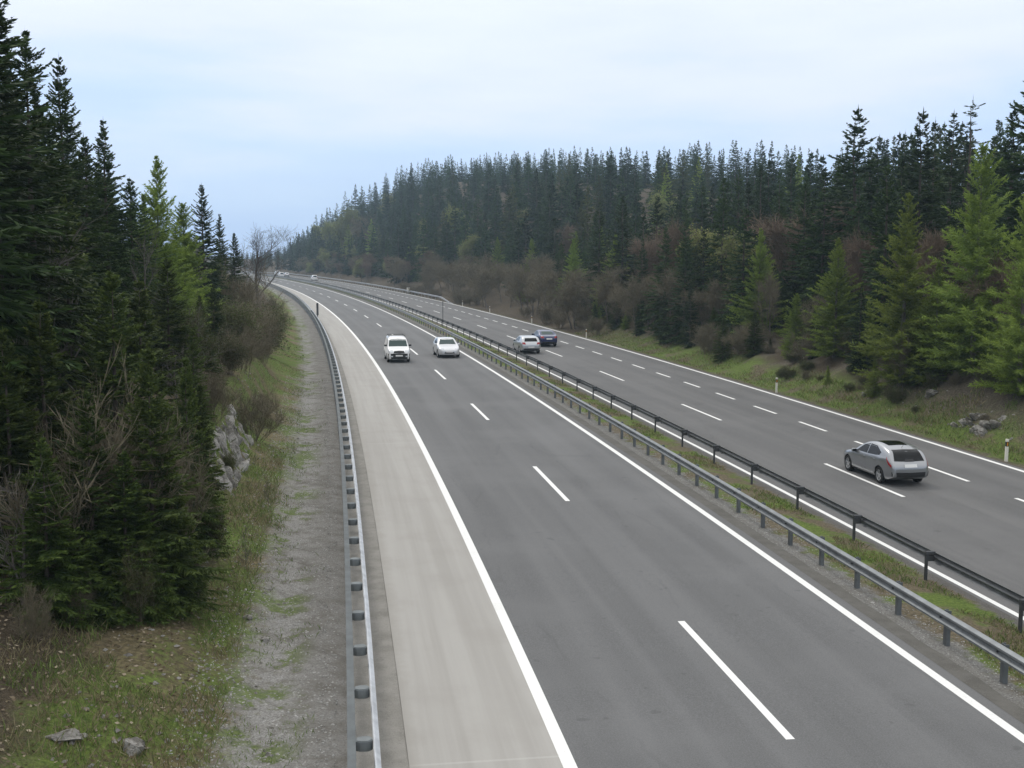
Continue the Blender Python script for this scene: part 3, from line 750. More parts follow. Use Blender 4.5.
v.patch('door', vp, 'left', [(.95, .32), (-.1, .32)], [(.98, 1.05), (-.1, 1.08)], off=.006); v.patch('door', vp, 'right', [(.95, .32), (-.1, .32)], [(.98, 1.05), (-.1, 1.08)], off=.006)
v.both('sill', M['black'], [(.9, .235), (-1.0, .235)], [(.9, .40), (-1.0, .40)], off=.012, nu=4, nv=1)
v.plate('front', .52, off=.05); v.mirror(.86, .82, 1.2, M['black']); v.handle(.05, .95, M['black'])
for s_ in (1, -1):
    mb = MB(); mb.tube([(.15, s_*.60, 1.80), (.1, s_*.60, 1.87), (-1.5, s_*.60, 1.91), (-1.6, s_*.60, 1.83)], [.022]*4, 6); mb.build('roof_rail', [M['black']], v.root)
for x_ in (-.1, -1.3):
    mb = MB(); mb.tube([(x_, -.62, 1.90), (x_, .62, 1.90)], [.02, .02], 6); mb.build('roof_bar', [M['black']], v.root)
v.place(85.7, -5.88, -1, 'white van with black bumper and roof rails coming towards the camera')
# far traffic on the bend
def far_car(src, s, d, sgn, label, z):
    r = copy_tree(src.root); r.location = road(s, d, z); r.rotation_euler = (0, 0, PI/2-heading(s)+(PI if sgn < 0 else 0))
    tag(r, label, src.sp.get('cat', 'car'), 'distant traffic on the bend')
far_car(v, 372, 9.8, 1, 'tiny white van driving away on the far bend below the forest', ZR)
far_car(v, 424, 6.2, 1, 'tiny white van at the vanishing end of the road, rightmost of three specks', ZR)
far_car(c3, 434, 9.8, 1, 'tiny pale car at the vanishing end of the road, between two white vehicles', ZR)
far_car(v, 455, 9.9, 1, 'farthest tiny white van at the end of the road beside the bare tree', ZR)
# ------------------------------------------------------------------ vegetation
def unit(v): return v/np.maximum(np.linalg.norm(v, axis=-1, keepdims=True), 1e-9)
def kites(p, q, w, rg):
    """thin leaf or twig shaped faces from p to q"""
    d = q-p; r = unit(rg.normal(size=d.shape)); side = unit(np.cross(d, r))*(w[..., None]/2)
    m = p + d*.42
    return np.stack([p, m-side, q, m+side], -2).reshape(-1, 3)
def conifer(seed, H, R, nwh, nbr, ntw, tl, tw, t0=.03, shape=.85, el=(-.30, .75), droop=.38, hang=.45, irr=.3, gaps=.12, lean=0.0, fluffy=.0):
    rg = np.random.default_rng(seed)
    t = np.sort(np.clip((np.arange(nwh)+rg.uniform(-.35, .35, nwh))/nwh, 0, .992))
    t = t**1.06
    n = np.maximum((nbr*(1-.45*t)).astype(int), 4)
    T = np.repeat(t, n); B = len(T)
    T = np.clip(T + rg.normal(0, .006, B), 0, .995)
    az = rg.uniform(0, 2*PI, B)
    # the crown is fuller on some sides than others
    lob = 1 + .16*np.sin(2*az+rg.uniform(0, 6)+T*5) + .10*np.sin(3*az+T*11+rg.uniform(0, 6))
    rad = R*np.clip(1-T, .0, 1)**shape
    rad *= np.where(T < .12, .72+2.3*T, 1)
    L = (rad*lob*rg.uniform(1-irr, 1+irr*.45, B) + .12)*np.where(rg.random(B) < gaps, .55, 1)
    EL = el[0] + (el[1]-el[0])*T**1.4 + rg.normal(0, .10, B)
    out = np.stack([np.cos(az), np.sin(az), 0*az], -1)
    z0 = H*(t0+(1-t0)*T)
    K = max(3, ntw)
    keep = rg.random((B, K)) < np.clip(.22 + L/R*1.05, .3, 1)[:, None]
    u = .10 + .90*(rg.random((B, K))**.75)
    Lk = L[:, None]
    def pt(u):
        r = Lk*u*np.cos(EL)[:, None]; z = z0[:, None] + Lk*(u*np.sin(EL)[:, None] - droop*u*u*(1-T[:, None]*.8) + droop*.55*u**3.2)
        p = out[:, None, :]*r[..., None]; p[..., 2] = z; return p
    p = pt(u); fwd = unit(pt(u+.03)-p)
    lat = np.stack([-np.sin(az), np.cos(az), 0*az], -1)[:, None, :]*np.where(rg.random((B, K)) < .5, 1, -1)[..., None]
    a = rg.uniform(.35, 1.25, (B, K))[..., None]
    d = fwd*np.cos(a) + lat*np.sin(a)
    d[..., 2] += -hang*rg.uniform(.2, 1.2, (B, K))*(1-.7*T[:, None]) + fluffy*rg.normal(0, .5, (B, K))
    d = unit(d + rg.normal(0, .16, d.shape))
    l = tl*(1.12-.62*u)*rg.uniform(.55, 1.35, (B, K))*np.clip(.26+.9*Lk/R, .28, 1.1)
    q = p + d*l[..., None]
    ww = tw*rg.uniform(.6, 1.3, (B, K))
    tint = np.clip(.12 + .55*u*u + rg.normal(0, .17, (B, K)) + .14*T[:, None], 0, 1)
    V = kites(p[keep], q[keep], ww[keep], rg); tn = np.repeat(tint[keep], 4)
    # leader and stems of the boughs
    st = np.array([.05, .35, .7, 1.0]); P4 = np.stack([pt(np.full((B, 1), x))[:, 0] for x in st], 1)
    V2 = np.concatenate([kites(P4[:, i], P4[:, i+1]+(P4[:, i+1]-P4[:, i])*.25, np.full(B, tw*.55), rg) for i in range(3)])
    m = 18
    zz = H*(1-.05*rg.random(m)); p3 = np.stack([0*zz, 0*zz, zz], -1); aa = rg.uniform(0, 2*PI, m)
    q3 = p3 + np.stack([np.cos(aa)*.25, np.sin(aa)*.25, .35+0*aa], -1)*tl*(.25+14*(1-zz/H))[:, None]
    V3 = kites(p3, q3, np.full(m, tw*.4), rg)
    p4 = np.array([[0, 0, H*.95]]); V4 = kites(p4, np.array([[0, 0, H*1.025]]), np.array([tw]), rg)
    V = np.concatenate([V, V2, V3, V4]); tn = np.concatenate([tn, np.full(len(V2), .1), np.full(len(V3), .6), np.full(4, .5)])
    V[:, 0] += lean*(V[:, 2]/H)**1.5*H
    return V, tn
def trunk_vf(H, r, seed, n=8, wobble=.02):
    rg = np.random.default_rng(seed); mb = MB()
    zs = [-.7, 0, .25, H*.12, H*.3, H*.55, H*.8, H*.97]; rs = [r*1.5, r*1.25, r*1.02, r*.9, r*.74, r*.5, r*.24, r*.05]
    mb.tube([(rg.normal(0, wobble)*z*.3, rg.normal(0, wobble)*z*.3, z) for z in zs], rs, n); return mb
def quad_faces(n): return np.arange(n*4, dtype=np.int32).reshape(-1, 4)
def crown_mesh(name, V, tn, mat, extra=None):
    return new_mesh(name, V, quad_faces(len(V)//4), [mat], False, attrs={'tint': tn, 'tree': np.zeros(len(V))})
def branching(seed, H, spread, levels, kids, ratio, r0, up=.25, bare_to=.3, twig=26, wob=.16, leaf=None, stems=1, twlen=.7, tww=.02):
    """trunk with limbs that divide down to fine twigs; returns (trunk builder, branch builder, twig kites, leaf kites)"""
    rg = np.random.default_rng(seed); tr, br = MB(), MB(); TP, TQ, TWD = [], [], []
    def path(p, d, L, k, w):
        pts = [p]; 
        for i in range(k):
            d = (d + Vector(rg.normal(0, w, 3)) + Vector((0, 0, up*w))).normalized(); pts.append(pts[-1]+d*(L/k))
        return pts, d
    def grow(p, d, L, r, lev, mb):
        k = 5 if lev == 0 else 4 if lev == 1 else 3
        pts, d2 = path(p, d, L, k, wob*(.5 if lev == 0 else 1))
        rs = [r*(1-.62*i/k) for i in range(k+1)] if lev < levels else [r*(1-.8*i/k) for i in range(k+1)]
        mb.tube(pts, rs, 7 if lev == 0 else 5 if lev == 1 else 3, cap=False)
        if lev >= levels:
            for _ in range(twig):
                u = rg.uniform(.15, 1.0)*k; i = min(int(u), k-1); q = pts[i].lerp(pts[i+1], u-i)
                dd = (d2*.9 + Vector(rg.normal(0, .55, 3)) + Vector((0, 0, .25*up*3))).normalized()
                TP.append(q); TQ.append(q+dd*twlen*rg.uniform(.4, 1.25)); TWD.append(tww*rg.uniform(.6, 1.2))
            return
        nk = kids[lev]
        for j in range(nk):
            u = (bare_to + (1-bare_to)*(j+rg.uniform(.1, .9))/nk if lev == 0 else rg.uniform(.25, 1))*k
            i = min(int(u), k-1); q = pts[i].lerp(pts[i+1], u-i)
            ax = d2.orthogonal().normalized(); ax.rotate(Matrix.Rotation(rg.uniform(0, 2*PI), 3, d2)) if False else None
            an = rg.uniform(0, 2*PI); e1 = d2.orthogonal().normalized(); e2 = d2.cross(e1); lat = e1*math.cos(an)+e2*math.sin(an)
            ang = spread*rg.uniform(.65, 1.3)
            nd = (d2*math.cos(ang)+lat*math.sin(ang)+Vector((0, 0, up*.6))).normalized()
            grow(q, nd, L*ratio*rg.uniform(.7, 1.2)*(1.1-.45*(u/k) if lev == 0 else 1), r*(1-.62*u/k)*.55+.004, lev+1, br)
    for s_ in range(stems):
        b = Vector((rg.normal(0, .12), rg.normal(0, .12), -.25)) if stems > 1 else Vector((0, 0, -.5))
        d = Vector((rg.normal(0, .28), rg.normal(0, .28), 1)).normalized() if stems > 1 else Vector((rg.normal(0, .05), rg.normal(0, .05), 1)).normalized()
        grow(b, d, H*.62*(rg.uniform(.6, 1.1) if stems > 1 else 1), r0*(rg.uniform(.6, 1) if stems > 1 else 1), 0, tr if stems == 1 else br)
    TP, TQ = np.array(TP), np.array(TQ)
    tv = kites(TP, TQ, np.array(TWD), rg)
    # extra little side twigs
    m = rg.uniform(.3, .9, len(TP))[:, None]; p2 = TP+(TQ-TP)*m
    q2 = p2 + (TQ-TP)*.35 + rg.normal(0, .22*twlen, TP.shape); tv = np.concatenate([tv, kites(p2, q2, np.array(TWD)*.8, rg)])
    lv = None
    if leaf:
        n, ls = leaf; P = np.repeat(np.concatenate([TQ, p2]), n, 0) + rg.normal(0, .16*twlen, (2*len(TQ)*n, 3))
        lv = kites(P, P+unit(rg.normal(size=P.shape))*ls*rg.uniform(.6, 1.4, (len(P), 1)), np.full(len(P), ls*.7), rg)
    return tr, br, tv, lv
def branch_mesh(name, br, tv, mat, lv=None, leafmat=None):
    nb = len(br.V); V = np.concatenate([np.array(br.V).reshape(-1, 3), tv] + ([lv] if lv is not None else []))
    F = list(br.F) + [tuple(nb+4*i+k for k in range(4)) for i in range((len(V)-nb)//4)]
    mi = [0]*(len(br.F)+len(tv)//4) + [1]*(0 if lv is None else len(lv)//4)
    me = new_mesh(name, V, F, [mat] + ([leafmat] if leafmat else []), False, mi, {'tint': np.random.default_rng(3).random(len(V)), 'tree': np.zeros(len(V))})
    return me
TEMPL = {}
def add_tree(kind, variant, H, trunk, crown, R): TEMPL.setdefault(kind, []).append((H, R, trunk, crown))
for i in range(5):    # near spruces
    V, tn = conifer(100+i, 14, 3.0+.3*(i % 3), 54, 14, 84, .52, .062, shape=[.80, .9, .74, .86, .95][i], irr=.46, gaps=.26, droop=[.38, .45, .3, .4, .34][i])
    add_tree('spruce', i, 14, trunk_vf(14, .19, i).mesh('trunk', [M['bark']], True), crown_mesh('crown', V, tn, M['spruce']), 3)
for i in range(3):    # young spruces, brighter
    V, tn = conifer(140+i, 8, 2.1, 38, 13, 84, .42, .052, t0=.0, shape=.9, irr=.3, el=(-.1, .8), droop=.3)
    add_tree('young_spruce', i, 8, trunk_vf(8, .10, 30+i).mesh('trunk', [M['bark']], True), crown_mesh('crown', V, tn, M['spruce_young']), 2)
for i in range(4):    # middle distance spruces
    V, tn = conifer(160+i, 16, 3.0, 46, 10, 42, .72, .11, shape=[.8, .95, .7, .85][i], irr=.42, gaps=.2)
    add_tree('mid_spruce', i, 16, trunk_vf(16, .2, 50+i).mesh('trunk', [M['bark']], True), crown_mesh('crown', V, tn, M['spruce']), 2.7)
V, tn = conifer(190, 16, 2.8, 24, 5, 20, .7, .10, t0=.2, shape=.62, irr=.5, gaps=.3, el=(-.2, .35), droop=.15, hang=.25)
add_tree('open_spruce', 0, 16, trunk_vf(16, .2, 60).mesh('trunk', [M['bark']], True), crown_mesh('crown', V, tn, M['spruce']), 2.8)
for i in range(4):    # larches in fresh needles
    V, tn = conifer(200+i, 11, 2.9, 50, 12, 96, .46, .046, shape=[.78, .68, .86, .74][i], irr=.5, gaps=.3, el=(.18, 1.0), droop=.16, hang=.02, fluffy=.85)
    add_tree('larch', i, 11, trunk_vf(11, .14, 70+i).mesh('trunk', [M['bark_grey']], True), crown_mesh('crown', V, tn, M['larch']), 2.7)
for i in range(3):    # bare trees of the thicket
    tr, br, tv, _ = branching(300+i, 9, .62, 3, (9, 5, 4), .52, .10, up=.3, bare_to=.25, twig=9, twlen=.95, tww=.035)
    add_tree('bare_tree', i, 9, tr.mesh('trunk', [M['bark_grey']], True), branch_mesh('crown', br, tv, M['twig']), 2.6)
for i in range(2):
    tr, br, tv, _ = branching(320+i, 9, .55, 3, (10, 5, 4), .5, .11, up=.35, bare_to=.3, twig=11, twlen=.95, tww=.035)
    add_tree('reddish_tree', i, 9, tr.mesh('trunk', [M['bark_grey']], True), branch_mesh('crown', br, tv, M['twig_red']), 2.6)
for i in range(2):
    tr, br, tv, lv = branching(340+i, 9, .6, 3, (9, 5, 4), .5, .10, up=.3, bare_to=.25, twig=7, leaf=(2, .22), twlen=.9, tww=.03)
    add_tree('leafing_tree', i, 9, tr.mesh('trunk', [M['bark_grey']], True), branch_mesh('crown', br, tv, M['twig'], lv, M['larch_pale']), 2.6)
for i in range(3):    # bare shrubs with many stems
    tr, br, tv, _ = branching(360+i, 3.6, .42, 2, (5, 4), .55, .022, up=.35, bare_to=.25, twig=9, stems=11, twlen=.5, tww=.014)
    add_tree('bare_shrub', i, 3.6, None, branch_mesh('bare_shrub', br, tv, M['twig']), 1.4)
for i in range(2):
    tr, br, tv, lv = branching(380+i, 3.6, .5, 2, (5, 4), .55, .022, up=.3, bare_to=.2, twig=9, stems=10, leaf=(2, .085), twlen=.5, tww=.014)
    add_tree('leafy_shrub', i, 3.6, None, branch_mesh('leafy_shrub', br, tv, M['twig'], lv, M['olive']), 1.4)
for i in range(2):    # thin saplings
    tr, br, tv, _ = branching(400+i, 5, .6, 2, (9, 4), .4, .045, up=.3, bare_to=.25, twig=5, twlen=.5, tww=.014)
    add_tree('sapling', i, 5, tr.mesh('trunk', [M['bark_grey']], True), branch_mesh('crown', br, tv, M['bark_grey']), 1.4)
best = None
for sd_ in range(440, 452):    # an upright, even crown
    q_ = branching(sd_, 15, .66, 3, (9, 6, 4), .58, .24, up=.40, bare_to=.2, twig=5, twlen=1.5, tww=.036)
    c_ = q_[2].reshape(-1, 3); lean_ = float(np.hypot(*c_.mean(0)[:2])) - .25*float(c_[:, :2].std())
    if best is None or lean_ < best[0]: best = (lean_, q_)
tr, br, tv, _ = best[1]
add_tree('tall_bare_tree', 0, 15, tr.mesh('trunk', [M['bark']], True), branch_mesh('crown', br, tv, M['bark']), 4)
NAMES = dict(spruce='spruce_tree', young_spruce='young_spruce', mid_spruce='spruce_tree', open_spruce='spruce_tree', larch='larch_tree', bare_tree='bare_tree',
             reddish_tree='bare_tree', leafing_tree='leafing_tree', bare_shrub='bare_shrub', leafy_shrub='leafy_shrub', sapling='sapling', tall_bare_tree='bare_tree')
def plant(kind, x, y, h, wide=1.0, var=None, rz=None, label=None, group=None, sink=.15):
    T = TEMPL[kind]; var = random.randrange(len(T)) if var is None else var % len(T)
    H, R, trk, crn = T[var]
    loc = (x, y, ground_at(x, y)-sink); rz = random.uniform(0, 2*PI) if rz is None else rz
    sc = h/H; sx = sc*wide
    cat = 'shrub' if 'shrub' in kind else 'tree'
    if trk is None:
        o = link(NAMES[kind], crn, None, loc); o.rotation_euler = (0, 0, rz)
    else:
        o = empty(NAMES[kind], loc, rz); link('trunk', trk, o); link('crown', crn, o)
    o.scale = (sx, sx, sc); tag(o, label, cat, group); return o
def cam_xy(px, D):
    return (px-512)/F_PX*D, D
def horizon(px): return 263.3 + (px-512)*ROLL
def plant_px(kind, px, D, top, wide=1.0, **kw):
    """stand a tree D metres ahead in the direction of px, tall enough for its top to reach the height seen"""
    x, y = cam_xy(px, D); ztop = CAM_H + (horizon(px)-top)/F_PX*D
    h = ztop - ground_at(x, y) + .15
    return plant(kind, x, y, max(h, 1.0), wide, **kw)
def at_offset(px, d):
    for D in np.arange(20, 640, .25):
        x, y = cam_xy(px, D)
        if to_road(x, y)[1][0] > d: return x, y
# --- left bank, trees that can be told apart
LSP = 'spruces crowding the left bank'
K = [('spruce', -60, 24, -150, 1.15, 0), ('spruce', 0, 29, -45, 1.15, 1), ('spruce', 37, 35, 42, 1.0, 2), ('spruce', 69, 40, 66, 1.0, 3), ('spruce', 110, 46, 126, 1.2, 4),
     ('spruce', 90, 44, 140, 1.2, 0), ('spruce', 134, 50, 182, 1.2, 2), ('spruce', 20, 40, 60, 1.1, 3), ('spruce', 205, 80, 187, 1.05, 1), ('spruce', 222, 92, 216, 1.1, 4), ('spruce', 236, 104, 234, 1.1, 0)]
LB = ['huge dark spruce at the very left edge reaching out of the picture', 'tall dark spruce at the left edge whose top leaves the picture', 'tall dark spruce with thin bare leader at far left against the sky',
      'pointed dark spruce with clear sky round its tip, third spruce top from the left', 'shaggy dark spruce just left of the bright larch on the left bank', 'dark spruce tucked under the pointed tall one on the left bank',
      'dark spruce directly beside the bright larch on the left bank', 'dark spruce filling the gap between the two leftmost tops', 'narrow dark spruce standing alone at the right end of the left bank skyline',
      'small dark spruce leaning on the narrow one at the end of the left bank', 'last small spruce of the left bank skyline before the bare tree']
for (k, px, D, top, wd, vr), lb in zip(K, LB): plant_px(k, px, D, top, wd, var=vr, label=lb, group=LSP)
for px, D, top, wd, vr, lb in [(161, 57, 160, 1.0, 0, 'slim bright green larch rising above the left bank skyline'), (186, 64, 205, 1.25, 1, 'broad bright green larch left of the narrow dark spruce'),
                           (147, 55, 196, 1.1, 2, 'pale larch half hidden behind the slim bright one on the left bank')]:
    plant_px('larch', px, D, top, wd, var=vr, label=lb, group='larches on the left bank')
for px, D, top, wd, vr, lb in [(146, 22.6, 346, .95, 0, 'young bushy spruce at the foot of the left bank, branches down to the dry grass'), (84, 21.6, 392, 1.0, 1, 'low young spruce left of the bushy one at the foot of the left bank'),
        (184, 26.5, 356, .75, 2, 'young spruce next to the pale rock face on the left bank'), (112, 27, 270, 1.1, 0, 'taller young spruce behind the bushy one on the left bank'), (40, 24, 300, 1.1, 2, 'young spruce behind the pale bare sapling at the left edge'),
        (200, 46, 296, 1.0, 1, 'young spruce above the pale rock face on the left bank'), (168, 42, 258, 1.2, 0, 'young spruce midway up the left bank under the bright larches'), (214, 60, 285, 1.1, 2, 'young spruce where the left bank meets the bare brown shrubs'),
        (2, 22.5, 330, 1.1, 1, 'low young spruce at the left edge'), (70, 33, 200, 1.2, 1, 'tall young spruce between the dark trunks of the left bank'), (198, 31, 384, .7, 0, 'small young spruce leaning over the near end of the rock face'),
        (166, 23.0, 446, .8, 2, 'smallest young spruce at the foot of the left bank, right of the bushy one'), (118, 21.8, 452, 1.3, 0, 'smallest young spruce at the foot of the left bank, left of the bushy one'), (36, 20.8, 440, 1.2, 1, 'little spruce right of the pale bare sapling'),
        (192, 35, 330, .85, 1, 'young spruce hanging over the top of the rock face'), (140, 31, 280, 1.2, 2, 'young spruce between the bushy one and the larches on the left bank')]:
    plant_px('young_spruce', px, D, top, wd, var=vr, label=lb, group='young spruces on the left bank')
def fit_height(x, y, z, h, px_l, top_l, slack):
    """a tree of the wood grows no taller than the canopy line of its stand"""
    a, b, d = (512+F_PX*x/y), None, y
    zt = CAM_H + (horizon(a)-(np.interp(a, px_l, top_l)+slack))/F_PX*d
    return min(h, zt-z)
for px, D, top, wd, lb in [(28, 26, 235, .9, 'pale leafless tree among the spruces near the left edge'), (122, 28, 300, .8, 'leafless tree in front of the taller young spruce'), (176, 33, 296, .9, 'leafless tree beside the rock face among young spruces'), (84, 26, 330, .8, 'grey leafless tree in the shade of the left wood'),
        (196, 44, 262, 1.0, 'leafless tree below the broad bright larch'), (142, 44, 158, .7, 'thin leafless tree whose twigs stand against the sky beside the slim larch'), (58, 30, 110, .8, 'leafless tree half hidden among the tallest left spruces')]:
    plant_px('sapling', px, D, top, wd, label=lb, group='leafless trees in the left wood')
for px, D, top, wd, kd, lb in [(18, 19.4, 575, .7, 'bare_shrub', 'twiggy shrub at the foot of the pale bare sapling'), (70, 20.8, 560, .7, 'bare_shrub', 'twiggy shrub before the low young spruces at lower left'), (128, 21.4, 540, .7, 'leafy_shrub', 'leafy shrub at the foot of the bushy young spruce'),
        (182, 23.4, 540, .9, 'bare_shrub', 'twiggy shrub at the right foot of the spruce clump'), (206, 27, 498, .8, 'leafy_shrub', 'leafy shrub below the near end of the rock face'), (96, 22.5, 330, .9, 'bare_shrub', 'tall twiggy shrub poking out between the young spruces'), (160, 25, 400, .8, 'bare_shrub', 'twiggy shrub between the bushy young spruce and the rock face'),
        (212, 38, 352, .9, 'bare_shrub', 'twiggy shrub hanging over the rock face'), (222, 42, 400, .7, 'bare_shrub', 'small twiggy shrub in front of the rock face'), (186, 44, 300, 1.0, 'leafy_shrub', 'leafy shrub high on the left bank among spruces'), (226, 36, 470, .6, 'leafy_shrub', 'low leafy shrub growing on the near rocks')]:
    plant_px(kd, px, D, top, wd, label=lb, group='brush at the foot of the left wood')
n_ = 0
while n_ < 46:   # the wood behind them
    s = random.uniform(18, 150); d = -random.uniform(18.5, 40) - (2 if s < 30 else 0)
    p = road(s, d); zg = ground_at(p[0], p[1])
    h = fit_height(p[0], p[1], zg, random.uniform(9, 14), [-200, 0, 40, 75, 110, 150, 185, 205, 235, 260], [-150, 0, 75, 115, 160, 200, 228, 225, 245, 275], random.uniform(0, 30))
    if h < 3.5: n_ += .2; continue
    plant('spruce' if h > 6 else 'young_spruce', p[0], p[1], h, random.uniform(1.05, 1.25), label='dark spruce deep in the dense wood on the left bank' if h > 6 else 'young spruce deep in the dense wood on the left bank', group='dense wood on the left bank'); n_ += 1
for px, D, top, lb in [(250, 44, 372, 'bare brown shrub on the grass just beyond the pale rock face'), (260, 51, 380, 'bare brown shrub overhanging the gravel verge, right of the first one'), (240, 54, 312, 'tall bare shrub behind the rock face'),
        (262, 66, 322, 'bare shrub by the verge midway along the left rail'), (248, 70, 278, 'tall bare shrub at the right edge of the left wood'), (274, 92, 308, 'bare shrub near the verge where the left rail bends'), (266, 102, 282, 'bare shrub below the tall bare tree'),
        (284, 116, 306, 'last low bare shrub next to the bending left rail'), (240, 84, 252, 'bare shrub under the last small spruces'), (274, 126, 292, 'farthest bare shrub before the left bend')]:
    plant_px('bare_shrub', px, D, top, 1.1, label=lb, group='bare shrubs along the left verge')
for px, D, top, lb in [(236, 62, 290, 'olive shrub with young leaves above the bare brown shrubs'), (262, 78, 292, 'olive shrub beside the left verge under the bare tree'), (228, 50, 330, 'olive shrub on top of the pale rock face'), (268, 90, 300, 'rounded olive shrub behind the verge grass'),
        (200, 38, 390, 'olive shrub against the young spruces by the rock face')]:
    plant_px('leafy_shrub', px, D, top, 1.2, label=lb, group='leafy shrubs along the left verge')
for i in range(26):
    s = random.uniform(62, 330); d = -random.uniform(15.6, 25) - (s > 130)*2
    p = road(s, d); plant('bare_shrub' if i % 3 else 'leafy_shrub', p[0], p[1], random.uniform(1.6, 3.2), 1.2, label='brushwood bush in the thicket on the far left verge' if i % 3 else 'young leafed bush in the thicket on the far left verge', group='far left thicket')
for i in range(16):
    s = random.uniform(120, 420); d = -random.uniform(20, 44)
    p = road(s, d); plant('bare_tree', p[0], p[1], random.uniform(5, 8), 1, label='small bare tree in the thicket behind the tall bare tree', group='far left thicket')
plant_px('tall_bare_tree', 260, 135, 219, 1.25, var=0, rz=.6, label='tall bare tree against the sky at the left end of the road')
plant_px('sapling', 5, 20.5, 392, 1.3, var=0, rz=2, label='pale bare sapling with wide branches at the left edge')
plant_px('sapling', 265, 34, 462, .7, var=1, label='thin bare sapling on the grass below the bare brown shrub', group='saplings by the verge')
plant_px('sapling', 241, 27.2, 505, .6, var=0, label='thin dark sapling at the edge of the gravel, nearest the camera', group='saplings by the verge')
plant_px('sapling', 103, 21, 600, .4, var=1, label='tiny bare sapling in the dry grass at lower left', group='saplings by the verge')
# --- right bank, trees that can be told apart
for px, D, top, wd, vr, lb in [(1022, 51, 190, .95, 0, 'bright larch cut by the right edge of the picture'), (974, 56, 148, 1.05, 1, 'tallest bright green larch on the right bank, above the bare soil'),
        (903, 60, 195, 1.1, 2, 'bright green larch with forked top left of the tallest larch'), (835, 71, 240, 1.15, 3, 'broad bright larch left of the forked one on the right bank'),
        (796, 78, 294, 1.3, 1, 'small bright larch at the foot of the right bank'), (758, 86, 230, 1.0, 0, 'slender yellow-green larch standing apart on the right bank'), (936, 58, 262, 1.0, 3, 'low larch between the tallest and the forked larch'),
        (868, 66, 300, 1.1, 0, 'low bushy larch between the forked and the broad larch'), (575, 118, 233, .9, 2, 'small pale green larch above the brown thicket, right of the others'), (531, 150, 240, .9, 1, 'small bright larch behind the brown thicket'),
        (497, 190, 238, .8, 3, 'small yellow-green larch at the far end of the brown thicket'), (409, 262, 246, 1.2, 0, 'lone light green larch at the foot of the far hill'), (447, 225, 255, .8, 2, 'tiny light green larch beside the lone one at the hill foot')]:
    if px < 600: D = float(at_offset(px, 27.0)[1])
    plant_px('larch', px, D, top, wd, var=vr, label=lb, group='larches on the right bank')
RK = [(1020, 62, 60), (1003, 66, 112), (962, 72, 105), (944, 76, 118), (914, 72, 116), (926, 84, 124), (850, 84, 114), (864, 96, 150), (882, 68, 168), (820, 84, 172), (801, 90, 186), (776, 96, 196), (742, 88, 210), (720, 98, 178), (702, 100, 232),
      (684, 106, 212), (664, 102, 228), (641, 112, 238), (621, 124, 198), (598, 130, 204), (655, 124, 198), (757, 114, 166), (787, 122, 158), (735, 126, 172), (872, 112, 140), (897, 112, 136), (836, 104, 158), (985, 84, 140), (700, 128, 188),
      (736, 90, 288), (714, 94, 296), (690, 92, 286), (664, 98, 292), (640, 106, 290), (815, 74, 310), (860, 66, 286), (945, 63, 240), (1000, 60, 250), (775, 88, 270), (1022, 57, 260), (888, 70, 250), (980, 66, 215), (920, 66, 330), (960, 60, 340), (1010, 56, 340), (850, 72, 330), (815, 80, 300)]
def place_word(px, top, D):
    row = 'tall dark spruce rising over the larches' if top < 135 else 'dark spruce in the second row' if top < 200 else 'dark spruce low at the forest edge' if top > 255 else 'dark spruce in the front row'
    return row
NEARBY = [(1030, 'at the right edge of the picture'), (974, 'behind the tallest larch'), (936, 'right of the forked larch'), (903, 'behind the forked larch'), (868, 'behind the low bushy larch'), (835, 'behind the broad larch'), (796, 'above the small bright larch'), (758, 'beside the slender larch'),
          (725, 'left of the slender larch'), (690, 'beyond the reddish bare tree'), (650, 'right of the brown thicket'), (610, 'above the right end of the brown thicket')]
for i, (px, D, top) in enumerate(RK):
    nb = min(NEARBY, key=lambda q: abs(q[0]-px))[1]
    plant_px('open_spruce' if px == 962 else 'mid_spruce', px, D, top, [1.2, 1.05, 1.3, 1.15][i % 4], var=i, label='open-crowned spruce with bare gaps against the sky behind the tallest larch' if px == 962 else f'{place_word(px, top, D)} {nb}', group='spruces on the right bank')
for kind, px, D, top, wd, lb in [('reddish_tree', 688, 112, 206, 1.2, 'reddish bare tree among dark spruces, right of the brown thicket'), ('reddish_tree', 640, 117, 220, 1.3, 'reddish brown bare tree at the right end of the thicket'), ('reddish_tree', 800, 92, 190, 1.4, 'wide reddish bare crown behind the small bright larch'),
        ('reddish_tree', 828, 100, 182, 1.4, 'reddish bare crown behind the broad larch'), ('leafing_tree', 745, 92, 226, 1.1, 'yellowish leafing tree next to the slender larch'), ('leafing_tree', 704, 108, 216, 1.1, 'tan leafing tree beside the reddish bare tree'),
        ('reddish_tree', 990, 56, 232, 1.0, 'reddish bare tree between the tallest larch and the right edge'), ('bare_tree', 770, 84, 262, .9, 'bare brown tree between the slender larch and the small bright larch'), ('bare_tree', 724, 92, 262, 1.0, 'bare brown tree just left of the slender larch'),
        ('reddish_tree', 868, 78, 214, 1.0, 'reddish bare tree between the broad and the forked larch'), ('bare_tree', 815, 76, 282, .9, 'bare brown tree between the small bright larch and the broad one'), ('bare_tree', 668, 100, 258, 1.1, 'bare brown tree under the reddish trees'), ('reddish_tree', 940, 64, 205, .9, 'reddish bare tree between the forked and the tallest larch'), ('bare_tree', 905, 59, 318, .7, 'bare little tree under the forked larch'),
        ('leafing_tree', 470, 205, 232, 1.2, 'pale leafing tree behind the far end of the thicket'), ('leafing_tree', 455, 300, 200, 1.0, 'yellow leafing tree on the slope of the far hill'), ('leafing_tree', 347, 420, 205, 1.0, 'pale leafing tree on the left shoulder of the far hill')]:
    if px < 480: D = max(D, float(at_offset(px, 30.0)[1]))
    plant_px(kind, px, D, top, wd, label=lb, group='bare and leafing trees on the right bank')
